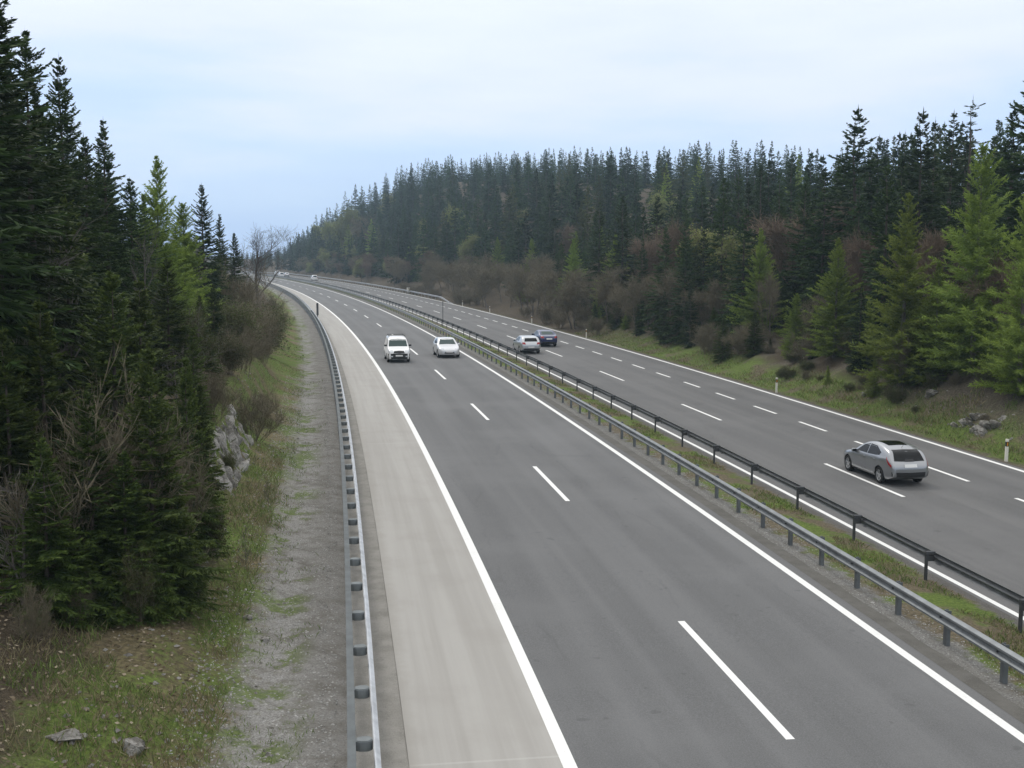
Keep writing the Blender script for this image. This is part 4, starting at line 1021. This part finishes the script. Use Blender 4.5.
for i in range(60):   # brown thicket at the road edge
    s = 92 + 150*(i/60) + random.uniform(-2, 2); d = random.uniform(17.2, 24.5)
    p = road(s, d); plant('bare_tree', p[0], p[1], random.uniform(5.5, 8.6)*(1 if s > 115 else .8), random.uniform(1.0, 1.35), label='grey-brown bare tree in the long thicket beside the farther carriageway', group='brown thicket')
for i in range(34):
    s = random.uniform(78, 260); d = random.uniform(16.5, 18.5)+(s < 110)*1.5
    p = road(s, d); plant('bare_shrub', p[0], p[1], random.uniform(1.6, 3.6), 1.4, label='low bare bush along the front of the brown thicket', group='bushes at the thicket edge')
for i in range(34):
    s = random.uniform(42, 95); d = random.uniform(19.6, 23)
    p = road(s, d); plant(['bare_shrub', 'leafy_shrub'][i % 2], p[0], p[1], random.uniform(1.0, 2.6), 1.3, label=['leafless bush at the foot of the larches', 'leafy bush at the foot of the larches'][i % 2], group='bushes at the foot of the larches')
for i in range(22):
    s = random.uniform(92, 175); d = random.uniform(19.5, 26)
    p = road(s, d); plant('mid_spruce' if i % 4 else 'larch', p[0], p[1], random.uniform(4.5, 9), 1.2, label='spruce standing among the bare trees of the brown thicket' if i % 4 else 'light green larch standing among the bare trees of the brown thicket', group='conifers in the brown thicket')
for i in range(26):
    s = random.uniform(50, 125); d = random.uniform(18.2, 21.5)
    p = road(s, d); plant('young_spruce' if i % 3 else 'larch', p[0], p[1], random.uniform(1.2, 3.6), 1.15, label='knee-high to man-high young spruce along the front of the right wood' if i % 3 else 'little bright larch along the front of the right wood', group='young conifers along the front of the right wood')
for i in range(44):
    s = random.uniform(40, 75); d = random.uniform(18.0, 22.0)
    p = road(s, d); plant(['leafy_shrub', 'bare_shrub', 'leafy_shrub'][i % 3], p[0], p[1], random.uniform(.5, 1.3), 1.5, label=['low leafy bush on the brown soil of the right bank', 'low leafless bush on the brown soil of the right bank', 'low leafy bush on the brown soil of the right bank'][i % 3], group='low bushes on the right bank')
for i in range(40):
    s = random.uniform(240, 470); d = random.uniform(17.6, 25)
    p = road(s, d); plant(['bare_tree', 'reddish_tree', 'bare_tree', 'leafing_tree'][i % 4], p[0], p[1], random.uniform(6, 10), 1.2,
        label=['small bare tree at the foot of the far hill', 'reddish bare tree at the foot of the far hill', 'small bare tree at the foot of the far hill', 'leafing tree at the foot of the far hill'][i % 4], group='trees at the foot of the far hill')
# --- the wooded hill: the trees that show most are things of their own, the mass behind them is one wood
FV = []
for i in range(5):
    V, tn = conifer(500+i, 20, [4.4, 5.4, 4.0, 5.0, 5.6][i], 32, 10, 16, 1.5, .36, t0=.03, shape=[.9, 1.1, .85, 1.0, .95][i], irr=.42, gaps=.2, droop=.3)
    tb = trunk_vf(20, .24, 90+i, 5); FV.append((V, tn, tb))
def far_mesh(i):
    V, tn, tb = FV[i]; n = len(V); VV = np.concatenate([V, np.array(tb.V)])
    F = [tuple(range(4*k, 4*k+4)) for k in range(n//4)] + [tuple(n+j for j in f) for f in tb.F]
    return new_mesh('spruce_tree', VV, F, [M['far_spruce'], M['bark']], False, [0]*(n//4)+[1]*len(tb.F), {'tint': np.concatenate([tn, np.zeros(len(tb.V))]), 'tree': np.zeros(len(VV))})
FM = [far_mesh(i) for i in range(5)]
for i_, mt_ in ((1, 'larch'), (4, 'olive'), (3, 'olive')):
    FM.append(far_mesh(i_)); FM[-1].materials[0] = M[mt_]
cand = []
rg = np.random.default_rng(11)
ss = rg.uniform(70, 780, 5200); dd = 21 + rg.beta(1.15, 1.5, 5200)*105
cell = {}
P = on_ground(ss, dd)
for i in range(len(ss)):
    key = (int(P[i, 0]//2.9), int(P[i, 1]//2.9))
    if any((key[0]+a, key[1]+b) in cell for a in (-1, 0, 1) for b in (-1, 0, 1)): continue
    if ss[i] < 250 and dd[i] < 25: continue
    h = rg.uniform(9.5, 17)*(1.05 if ss[i] < 150 else 1)*(1-.3*sstep(520, 640, ss[i]))
    # the stand steps up in layers: dark front wood, a middle ridge and the hill behind
    farl = np.array([262, 252, 232, 211, 187, 168, 161, 160, 154, 155, 147, 148, 152, 158, 150.]); xs_ = [200, 285, 296, 310, 350, 400, 450, 500, 560, 640, 700, 760, 800, 900, 1100]
    nearl = np.array([275, 272, 270, 268, 262, 255, 250, 244, 226, 203, 190, 166, 160, 128, 120.])
    k_ = float(sstep(150, 250, P[i, 1])); h = fit_height(P[i, 0], P[i, 1], P[i, 2], h, xs_, farl*k_+nearl*(1-k_), rg.gamma(1.5, 8.0)-6)
    if h < 5: continue
    cell[key] = 1; cand.append((P[i, 0], P[i, 1], P[i, 2], h, rg.integers(0, 5), rg.uniform(.8, 1.15), rg.uniform(0, 6.28)))
W_, H_ = 512, 384
buf = np.zeros((H_, W_), bool); seen = np.zeros(len(cand))
def pix(x, y, z):
    c, s = math.cos(PITCH), math.sin(PITCH); d = y*c-(z-CAM_H)*s; v = -(y*s+(z-CAM_H)*c)
    return (512+F_PX*x/d)/2, (384+F_PX*v/d)/2, d
for o in bpy.data.objects:     # what already stands in front
    if o.get('category') == 'tree' and o.parent is None:
        x, y, z = o.location
        if y < 5: continue
        hh = o.scale[2]*14; a = pix(x, y, z); b = pix(x, y, z+hh*.9); hw = 1.5*F_PX/a[2]/2
        if 'bare' in o.name or 'leafing' in o.name or 'sapling' in o.name: continue
        for r_ in range(max(0, int(b[1])), min(H_, int(a[1]))):
            wd = hw*(r_-b[1])/max(a[1]-b[1], 1); buf[r_, max(0, int(a[0]-wd)):max(0, int(a[0]+wd))] = True
order = sorted(range(len(cand)), key=lambda i: cand[i][1])
for i in order:
    x, y, z, h, vi, wd, rz = cand[i]; a = pix(x, y, z); b = pix(x, y, z+h)
    if a[0] < -5 or a[0] > W_+5: continue
    hw = 4.0*wd*h/20*F_PX/a[2]/2; n = 0
    for r_ in range(max(0, int(b[1])), min(H_, int(a[1]))):
        k = hw*(r_-b[1])/max(a[1]-b[1], 1)+.3; l, r2 = max(0, int(a[0]-k)), min(W_, int(a[0]+k)+1)
        if r2 > l: n += int((~buf[r_, l:r2]).sum()); buf[r_, l:r2] = True
    seen[i] = n
own = [i for i in np.argsort(-seen)[:235] if seen[i] > 3]
own_set = set(int(i) for i in own)
for i in own:
    x, y, z, h, vi, wd, rz = cand[int(i)]
    odd = random.random() < .13; fv = FM[random.choice((5, 6, 7, 6, 7, 6, 7))] if odd else FM[vi]
    o = link('leafing_tree' if odd else 'spruce_tree', fv, None, (x, y, z-.2)); o.rotation_euler = (0, 0, rz); o.scale = (h/20*wd, h/20*wd, h/20)
    s_, d_ = to_road(x, y); s_, d_ = s_[0], d_[0]
    if s_ < 170: lb = 'dark spruce on the wooded slope behind the brown thicket and larches'
    elif s_ < 330: lb = 'bluish dark spruce covering the middle of the far wooded hill'
    elif s_ < 480: lb = 'bluish spruce on the left part of the far hill above the bend'
    else: lb = 'hazy spruce at the low left end of the far hill'
    if odd: lb = lb.replace('bluish dark spruce', 'olive or light green tree').replace('bluish spruce', 'olive or light green tree').replace('dark spruce', 'olive or light green tree').replace('hazy spruce', 'hazy olive or light green tree')
    tag(o, lb, 'tree', 'lighter trees scattered on the far hill' if odd else 'spruces of the far wooded hill')
for i, (px, d, top, kd, lb) in enumerate([(330, 30, 222, 'leafing_tree', 'olive leafing tree low on the left shoulder of the far hill'), (372, 34, 214, 'bare_tree', 'grey bare tree between far hill spruces left of the lone larch'), (425, 40, 222, 'leafing_tree', 'yellowish tree on the far hill above the lone larch'),
        (520, 44, 212, 'leafing_tree', 'olive tree standing out of the far hill spruces above the thicket'), (560, 36, 222, 'reddish_tree', 'reddish tree at the far hill foot above the thicket'), (318, 40, 228, 'leafing_tree', 'hazy olive tree at the low left end of the far hill'),
        (600, 40, 232, 'larch', 'light green larch between the hill spruces and the thicket'), (388, 50, 196, 'leafing_tree', 'pale tree halfway up the far hill'), (490, 55, 190, 'reddish_tree', 'reddish tree halfway up the far hill'), (660, 48, 196, 'leafing_tree', 'olive tree high among the spruces behind the reddish trees')]):
    plant_px(kd, px, float(at_offset(px, d)[1]), top-6, 1.0, label=lb, group='lighter trees on the far hill')
VV, TT, TR, TVN = [], [], [], 0
for i in range(len(cand)):
    if i in own_set: continue
    x, y, z, h, vi, wd, rz = cand[i]; V, tn, tb = FV[vi]
    k = np.random.default_rng(i).random(len(V)//4) < .55; V = V.reshape(-1, 4, 3)[k].reshape(-1, 3); tn = tn.reshape(-1, 4)[k].ravel()
    c, s = math.cos(rz), math.sin(rz); a = h/20
    Q = np.stack([(V[:, 0]*c-V[:, 1]*s)*a*wd+x, (V[:, 0]*s+V[:, 1]*c)*a*wd+y, V[:, 2]*a+z-.2], -1)
    VV.append(Q); TT.append(tn); TR.append(np.full(len(Q), rg.random()))
VV, TT, TR = np.concatenate(VV), np.concatenate(TT), np.concatenate(TR)
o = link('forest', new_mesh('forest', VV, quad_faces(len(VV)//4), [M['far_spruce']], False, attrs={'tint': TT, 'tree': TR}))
tag(o, 'mass of dark conifers filling the far hill behind its front spruces', kind='stuff')
print('hill trees', len(cand), 'own', len(own), 'forest faces', len(VV)//4)

# --- grass, litter, stones
def blades(name, ss, dd, zf, hmin, hmax, w, mats, label, bend=.5, sink=.01):
    n = len(ss); p = road(ss, dd); p[:, 2] += zf(ss, dd)-sink
    rg = np.random.default_rng(n); h = rg.uniform(hmin, hmax, n)
    q = p + np.stack([rg.normal(0, bend, n)*h, rg.normal(0, bend, n)*h, h], -1)
    V = kites(p, q, w*rg.uniform(.6, 1.3, n), rg)
    mi = (rg.random(n) < .5*(1+np.sin(ss*.9+np.sin(dd*2.1)*2)*np.sin(dd*1.7+1+ss*.31))).astype(int) if len(mats) > 1 else np.zeros(n)
    me = new_mesh(name, V, quad_faces(n), mats, False, mi, {'tint': np.repeat(rg.random(n), 4), 'tree': np.repeat(rg.random(n), 4)})
    tag(link(name, me), label, kind='stuff')
M['grass'] = mat_foliage('verge_grass', (.075, .112, .027), (.165, .215, .058), .25, .25)
M['dry_grass'] = mat_foliage('dry_grass', (.12, .10, .055), (.28, .24, .14), .25, .2)
rg = np.random.default_rng(21)
def clumped(n, s0, s1, d0, d1, f, seed, keep=.5, near=1.0):
    s = s0 + (s1-s0)*rg.random(n*4)**near; d = rg.uniform(d0, d1, n*4)
    k = wob(s, d, f, seed)*.5+.5 + .25*wob(s, d, f*3.1, seed+1) > 1-keep
    return s[k][:n], d[k][:n]
s, d = clumped(16000, 17, 110, 1.55, 3.5, .9, 1, .6, 1.7); blades('grass', s, d, medz, .04, .15, .018, [M['grass'], M['dry_grass']], 'short green and dry grass tufts between the two median guardrails')
s, d = clumped(14000, 30, 118, 16.0, 19.5, .5, 2, .6, 1.4); blades('grass', s, d, gz, .06, .28, .03, [M['grass'], M['dry_grass']], 'green grass of the verge below the larches')
s, d = clumped(5000, 36, 66, 17.0, 21.0, .7, 9, .55, 1.1); blades('grass', s, d, gz, .08, .34, .03, [M['dry_grass'], M['grass']], 'rough dry and green grass on the brown soil of the right bank')
s, d = clumped(16000, 15, 45, -17.0, -13.2, .8, 3, .65, 1.2); blades('grass', s, d, gz, .05, .26, .016, [M['dry_grass'], M['grass'], ], 'dry and green grass on the left bank beside the gravel')
s, d = clumped(12000, 34, 130, -15.6, -12.8, .6, 6, .6, 1.3); blades('grass', s, d, gz, .04, .15, .02, [M['grass'], M['dry_grass']], 'green grass beside the gravel verge on the left')
s, d = clumped(3400, 15, 75, -13.6, -11.6, 1.3, 4, .35, 1.2); blades('grass', s, d, gz, .03, .13, .014, [M['grass']], 'sparse weeds growing in the gravel verge')
def chips(name, n, s0, s1, d0, d1, r0, r1, mat, label, flatness=.6, zf=gz, near=1.3):
    s = s0+(s1-s0)*rg.random(n)**near; d = rg.uniform(d0, d1, n); p = road(s, d); p[:, 2] += zf(s, d)
    r = rg.uniform(r0, r1, n)**1.0
    base = np.array([[1, 0, 0], [0, 1, 0], [-1, 0, 0], [0, -1, 0], [0, 0, 1], [0, 0, -1]], float)
    V = base[None]*rg.uniform(.6, 1.3, (n, 6, 1)); a = rg.uniform(0, 6.28, n); c, sn = np.cos(a), np.sin(a)
    V = np.stack([V[..., 0]*c[:, None]-V[..., 1]*sn[:, None], V[..., 0]*sn[:, None]+V[..., 1]*c[:, None], V[..., 2]*flatness], -1)*r[:, None, None] + p[:, None, :]
    f = np.array([[0, 1, 4], [1, 2, 4], [2, 3, 4], [3, 0, 4], [1, 0, 5], [2, 1, 5], [3, 2, 5], [0, 3, 5]])
    F = (np.arange(n)[:, None, None]*6 + f[None]).reshape(-1, 3)
    tag(link(name, new_mesh(name, V.reshape(-1, 3), F.astype(np.int32), [mat], False)), label, kind='stuff')
t = NT('gravel_stone'); M['gravel'] = t.surf(t.principled(t.mix(t.ramp(t.noise(9, 3, .7, t.pos()), .3, .7), (.15, .145, .135), (.40, .395, .375)), .9, spec=.2))
chips('gravel', 14000, 15, 75, -13.9, -11.25, .010, .034, M['gravel'], 'loose grey gravel of the left verge')
chips('gravel', 5000, 16, 70, .75, 1.7, .008, .026, M['gravel'], 'loose gravel under the median guardrail', zf=medz)
chips('rubble', 800, 15, 60, -15.5, -12.3, .025, .085, M['rock'], 'scattered pale stones along the foot of the left bank')
chips('rubble', 150, 34, 60, 16.8, 22, .03, .10, M['rock'], 'scattered pale stones on the right bank')
s = 15+22*rg.random(5200)**1.2; d = rg.uniform(-18.5, -13.6, 5200); n = len(s); p = road(s, d); p[:, 2] += gz(s, d)+.03
a = rg.uniform(0, 6.28, n); q = p + np.stack([np.cos(a), np.sin(a), rg.normal(0, .35, n)], -1)*rg.uniform(.04, .11, n)[:, None]
M['leaf_litter'] = mat_foliage('fallen_leaves', (.12, .085, .05), (.38, .32, .24), .1, .3)
tag(link('dead_leaves', new_mesh('dead_leaves', kites(p, q, rg.uniform(.03, .06, n), rg), quad_faces(n), [M['leaf_litter']], False, attrs={'tint': np.repeat(rg.random(n)**1.5, 4), 'tree': np.repeat(rg.random(n), 4)})), 'pale dead leaves strewn under the trees at lower left', kind='stuff')

# --- rocks
def rock(name, x, y, size, seed, label, group=None, sink=.3, rz=0.0, cuts=4):
    rg = np.random.default_rng(seed); bm = bmesh.new(); bmesh.ops.create_icosphere(bm, subdivisions=cuts, radius=1)
    ax = unit(rg.normal(size=(16, 3))); off = rg.uniform(.55, .95, 16)
    for v in bm.verts:
        c = np.array(v.co)
        for a_, o_ in zip(ax, off):
            k = c@a_
            if k > o_: c = c - a_*(k-o_)*.92
        c = c*(1+.05*np.sin(c@ax[0]*9+seed)+.04*np.sin(c@ax[1]*17)+.03*np.sin(c@ax[2]*31)) + rg.normal(0, .012, 3)
        v.co = Vector(c*np.array(size))
    me = bpy.data.meshes.new(name); bm.to_mesh(me); bm.free(); me.materials.append(M['rock'])
    o = link(name, me, None, (x, y, ground_at(x, y)+size[2]*(1-2*sink))); o.rotation_euler = (0, 0, rz); return tag(o, label, 'rock', group)
x, y = cam_xy(118, 16.2); rock('boulder', x, y, (.24, .2, .15), 1, 'pale grey boulder lying in the grass at lower left')
x, y = cam_xy(48, 16.0); rock('boulder', x, y, (.3, .2, .09), 2, 'flat pale rock at the bottom edge left of the boulder')
x, y = cam_xy(258, 22.4); rock('stone', x, y, (.11, .1, .08), 3, 'white stone on the gravel halfway up the verge')
x, y = cam_xy(240, 23.5); rock('stone', x, y, (.12, .1, .07), 5, 'pale stone in the grass edge just left of the white one')
def crag(name, s0, s1, d0, d1, amp, cells, seed, label, step=.065):
    """broken bedrock breaking through the bank: tilted blocks that stand proud of the slope"""
    rg = np.random.default_rng(seed); ns, nd = int((s1-s0)/step), int(abs(d1-d0)/(step*.7))
    sv, dv = np.meshgrid(np.linspace(s0, s1, ns), np.linspace(d0, d1, nd), indexing='ij')
    a = (sv-s0)/(s1-s0); b = (dv-d0)/(d1-d0)
    sw, dw = sv+.10*wob(sv, dv, 6, seed), dv+.07*wob(sv, dv, 7, seed+2)
    cs, cd = rg.uniform(s0, s1, cells), rg.uniform(min(d0, d1), max(d0, d1), cells); hr = rg.random(cells); tx, ty = rg.normal(0, .30, cells), rg.normal(0, .35, cells)
    D2 = ((sw[..., None]-cs)*.75)**2 + ((dw[..., None]-cd)*1.3)**2
    o2 = np.argsort(D2, -1); k = o2[..., 0]; f = np.sqrt(np.take_along_axis(D2, o2[..., 1:2], -1)[..., 0])-np.sqrt(np.take_along_axis(D2, o2[..., :1], -1)[..., 0])
    off = amp*(hr[k]*1.5-.62) + tx[k]*(sv-cs[k]) + ty[k]*(dv-cd[k]) - .16*np.exp(-f*9) + .03*wob(sv, dv, 19, seed) + rg.normal(0, .008, sv.shape)
    edge = np.minimum(np.minimum(a, 1-a)*5, np.minimum(b, 1-b)*5); off = np.minimum(off, amp*1.1) - .55*(1-np.clip(edge, 0, 1))
    P = road(sv, dv + np.sign(-d0)*(-1)*0); P[..., 2] += gz(sv, dv)
    sg = 1.0 if d0 < 0 else -1.0
    lat = road(sv, dv+sg)-road(sv, dv); lat[..., 2] = 0
    P = P + lat*(off*.75)[..., None]; P[..., 2] += off*.7
    n = ns*nd; i = np.arange(ns-1)[:, None]*nd + np.arange(nd-1)[None, :]
    Fq = np.stack([i, i+1, i+1+nd, i+nd], -1).reshape(-1, 4)
    if sg < 0: Fq = Fq[:, ::-1].copy()
    org = P[ns//2, nd//2].copy()
    return tag(link(name, new_mesh(name, P.reshape(-1, 3)-org, Fq, [M['rock']], False), None, org), label, 'rock')
crag('rock_outcrop', 32.5, 48.0, -14.25, -15.5, .31, 330, 5, 'broken pale limestone face half hidden by young spruces on the left bank')
sr_ = float(to_road(*at_offset(984, 18.2))[0][0])
crag('rock_outcrop', sr_-1.9, sr_+1.7, 17.3, 19.3, .50, 90, 9, 'broken pale rocks set in the right bank above the marker post')
for i, (px, D, sz, lb) in enumerate([(934, 19.0, (.4, .35, .25), 'grey stone in the bare soil under the tallest larch'), (868, 18.4, (.3, .25, .2), 'small grey stone on the right bank below the forked larch')]):
    x, y = at_offset(px, D); rock('bank_rock', x, y, sz, 40+i, lb, 'rocks on the right bank', .3)
# ------------------------------------------------------------------ world, sun, camera, haze
SUN_EL, SUN_AZ = 52.0, -28.0      # azimuth clockwise from +y
w = bpy.data.worlds.new('World'); scene.world = w; w.use_nodes = True
nt = w.node_tree; nt.nodes.clear()
def wn(kind, **kw):
    n = nt.nodes.new(kind)
    for k, v_ in kw.items(): setattr(n, k, v_)
    return n
sky = wn('ShaderNodeTexSky', sky_type='NISHITA', sun_disc=False); sky.sun_elevation = math.radians(SUN_EL); sky.sun_rotation = math.radians(SUN_AZ)
sky.altitude = 600; sky.air_density = 1.2; sky.dust_density = 2.0; sky.ozone_density = 1.0
tc = wn('ShaderNodeTexCoord'); sep = wn('ShaderNodeSeparateXYZ'); nt.links.new(tc.outputs['Generated'], sep.inputs[0])
mp_ = wn('ShaderNodeMapping'); mp_.inputs['Scale'].default_value = (1.3, 1.3, 7.0); nt.links.new(tc.outputs['Generated'], mp_.inputs[0])
nz = wn('ShaderNodeTexNoise'); nz.inputs['Scale'].default_value = 1.7; nz.inputs['Detail'].default_value = 5; nz.inputs['Roughness'].default_value = .5
nt.links.new(mp_.outputs[0], nz.inputs['Vector'])
ad = wn('ShaderNodeMath', operation='MULTIPLY_ADD'); nt.links.new(nz.outputs[0], ad.inputs[0]); ad.inputs[1].default_value = .42; nt.links.new(sep.outputs[2], ad.inputs[2])
ad2 = wn('ShaderNodeMath', operation='ADD'); nt.links.new(ad.outputs[0], ad2.inputs[0]); ad2.inputs[1].default_value = -.205
deck = wn('ShaderNodeValToRGB'); nt.links.new(ad2.outputs[0], deck.inputs[0]); cr_ = deck.color_ramp
cr_.elements[0].position = 0.0; cr_.elements[0].color = (.46, .635, .96, 1)
for ps_, cc_ in ((.11, (.61, .77, 1.03, 1)), (.19, (.80, .865, 1.0, 1)), (.5, (1.2, 1.2, 1.2, 1))):
    e_ = cr_.elements.new(ps_); e_.color = cc_
cr_.elements[-1].position = 1.0; cr_.elements[-1].color = (1.35, 1.34, 1.32, 1)
dk_ = wn('ShaderNodeVectorMath', operation='SCALE'); nt.links.new(deck.outputs[0], dk_.inputs[0]); dk_.inputs['Scale'].default_value = 11.4
mx = wn('ShaderNodeMix', data_type='RGBA'); mx.inputs[0].default_value = .88
nt.links.new(sky.outputs[0], mx.inputs[6]); nt.links.new(dk_.outputs[0], mx.inputs[7])
bg = wn('ShaderNodeBackground'); bg.inputs[1].default_value = .10; nt.links.new(mx.outputs[2], bg.inputs[0])
wo = wn('ShaderNodeOutputWorld'); nt.links.new(bg.outputs[0], wo.inputs[0])
sl = bpy.data.lights.new('sun', 'SUN'); sl.energy = 1.2; sl.angle = math.radians(14); sl.color = (1, .96, .90)
so = bpy.data.objects.new('sun', sl); COL.objects.link(so)
az, el = math.radians(SUN_AZ), math.radians(SUN_EL)
dirv = Vector((math.sin(az)*math.cos(el), math.cos(az)*math.cos(el), math.sin(el)))
so.rotation_euler = dirv.to_track_quat('Z', 'Y').to_euler(); so.location = dirv*100
# haze: one closed box of even air
HZ = 1
if HZ:
    mb = MB(); mb.box((100, 350, 46), (1000, 1250, 54)); hm = bpy.data.materials.new('thin_air'); hm.use_nodes = True
    ht = hm.node_tree; ht.nodes.clear(); ho = ht.nodes.new('ShaderNodeOutputMaterial'); pv = ht.nodes.new('ShaderNodeVolumePrincipled')
    pv.inputs['Color'].default_value = (.62, .82, 1, 1); pv.inputs['Density'].default_value = .00032; pv.inputs['Anisotropy'].default_value = .2
    ht.links.new(pv.outputs[0], ho.inputs['Volume'])
    h_ = mb.build('haze', [hm]); tag(h_, kind='stuff')
cam = bpy.data.cameras.new('camera'); cam.sensor_width = 36; cam.sensor_fit = 'HORIZONTAL'; cam.lens = F_PX*36/1024; cam.clip_end = 6000; cam.clip_start = .1
co = bpy.data.objects.new('camera', cam); COL.objects.link(co); scene.camera = co
co.matrix_world = Matrix.Translation((0, 0, CAM_H)) @ Matrix.Rotation(PI/2-PITCH, 4, 'X') @ Matrix.Rotation(ROLL, 4, 'Z')
scene.view_settings.view_transform = 'Standard'; scene.view_settings.look = 'None'; scene.view_settings.exposure = 0.0; scene.view_settings.gamma = 1
scene.view_settings.use_curve_mapping = False
cy = scene.cycles; cy.max_bounces = 6; cy.diffuse_bounces = 3; cy.glossy_bounces = 3; cy.transmission_bounces = 2; cy.volume_bounces = 1; cy.transparent_max_bounces = 4
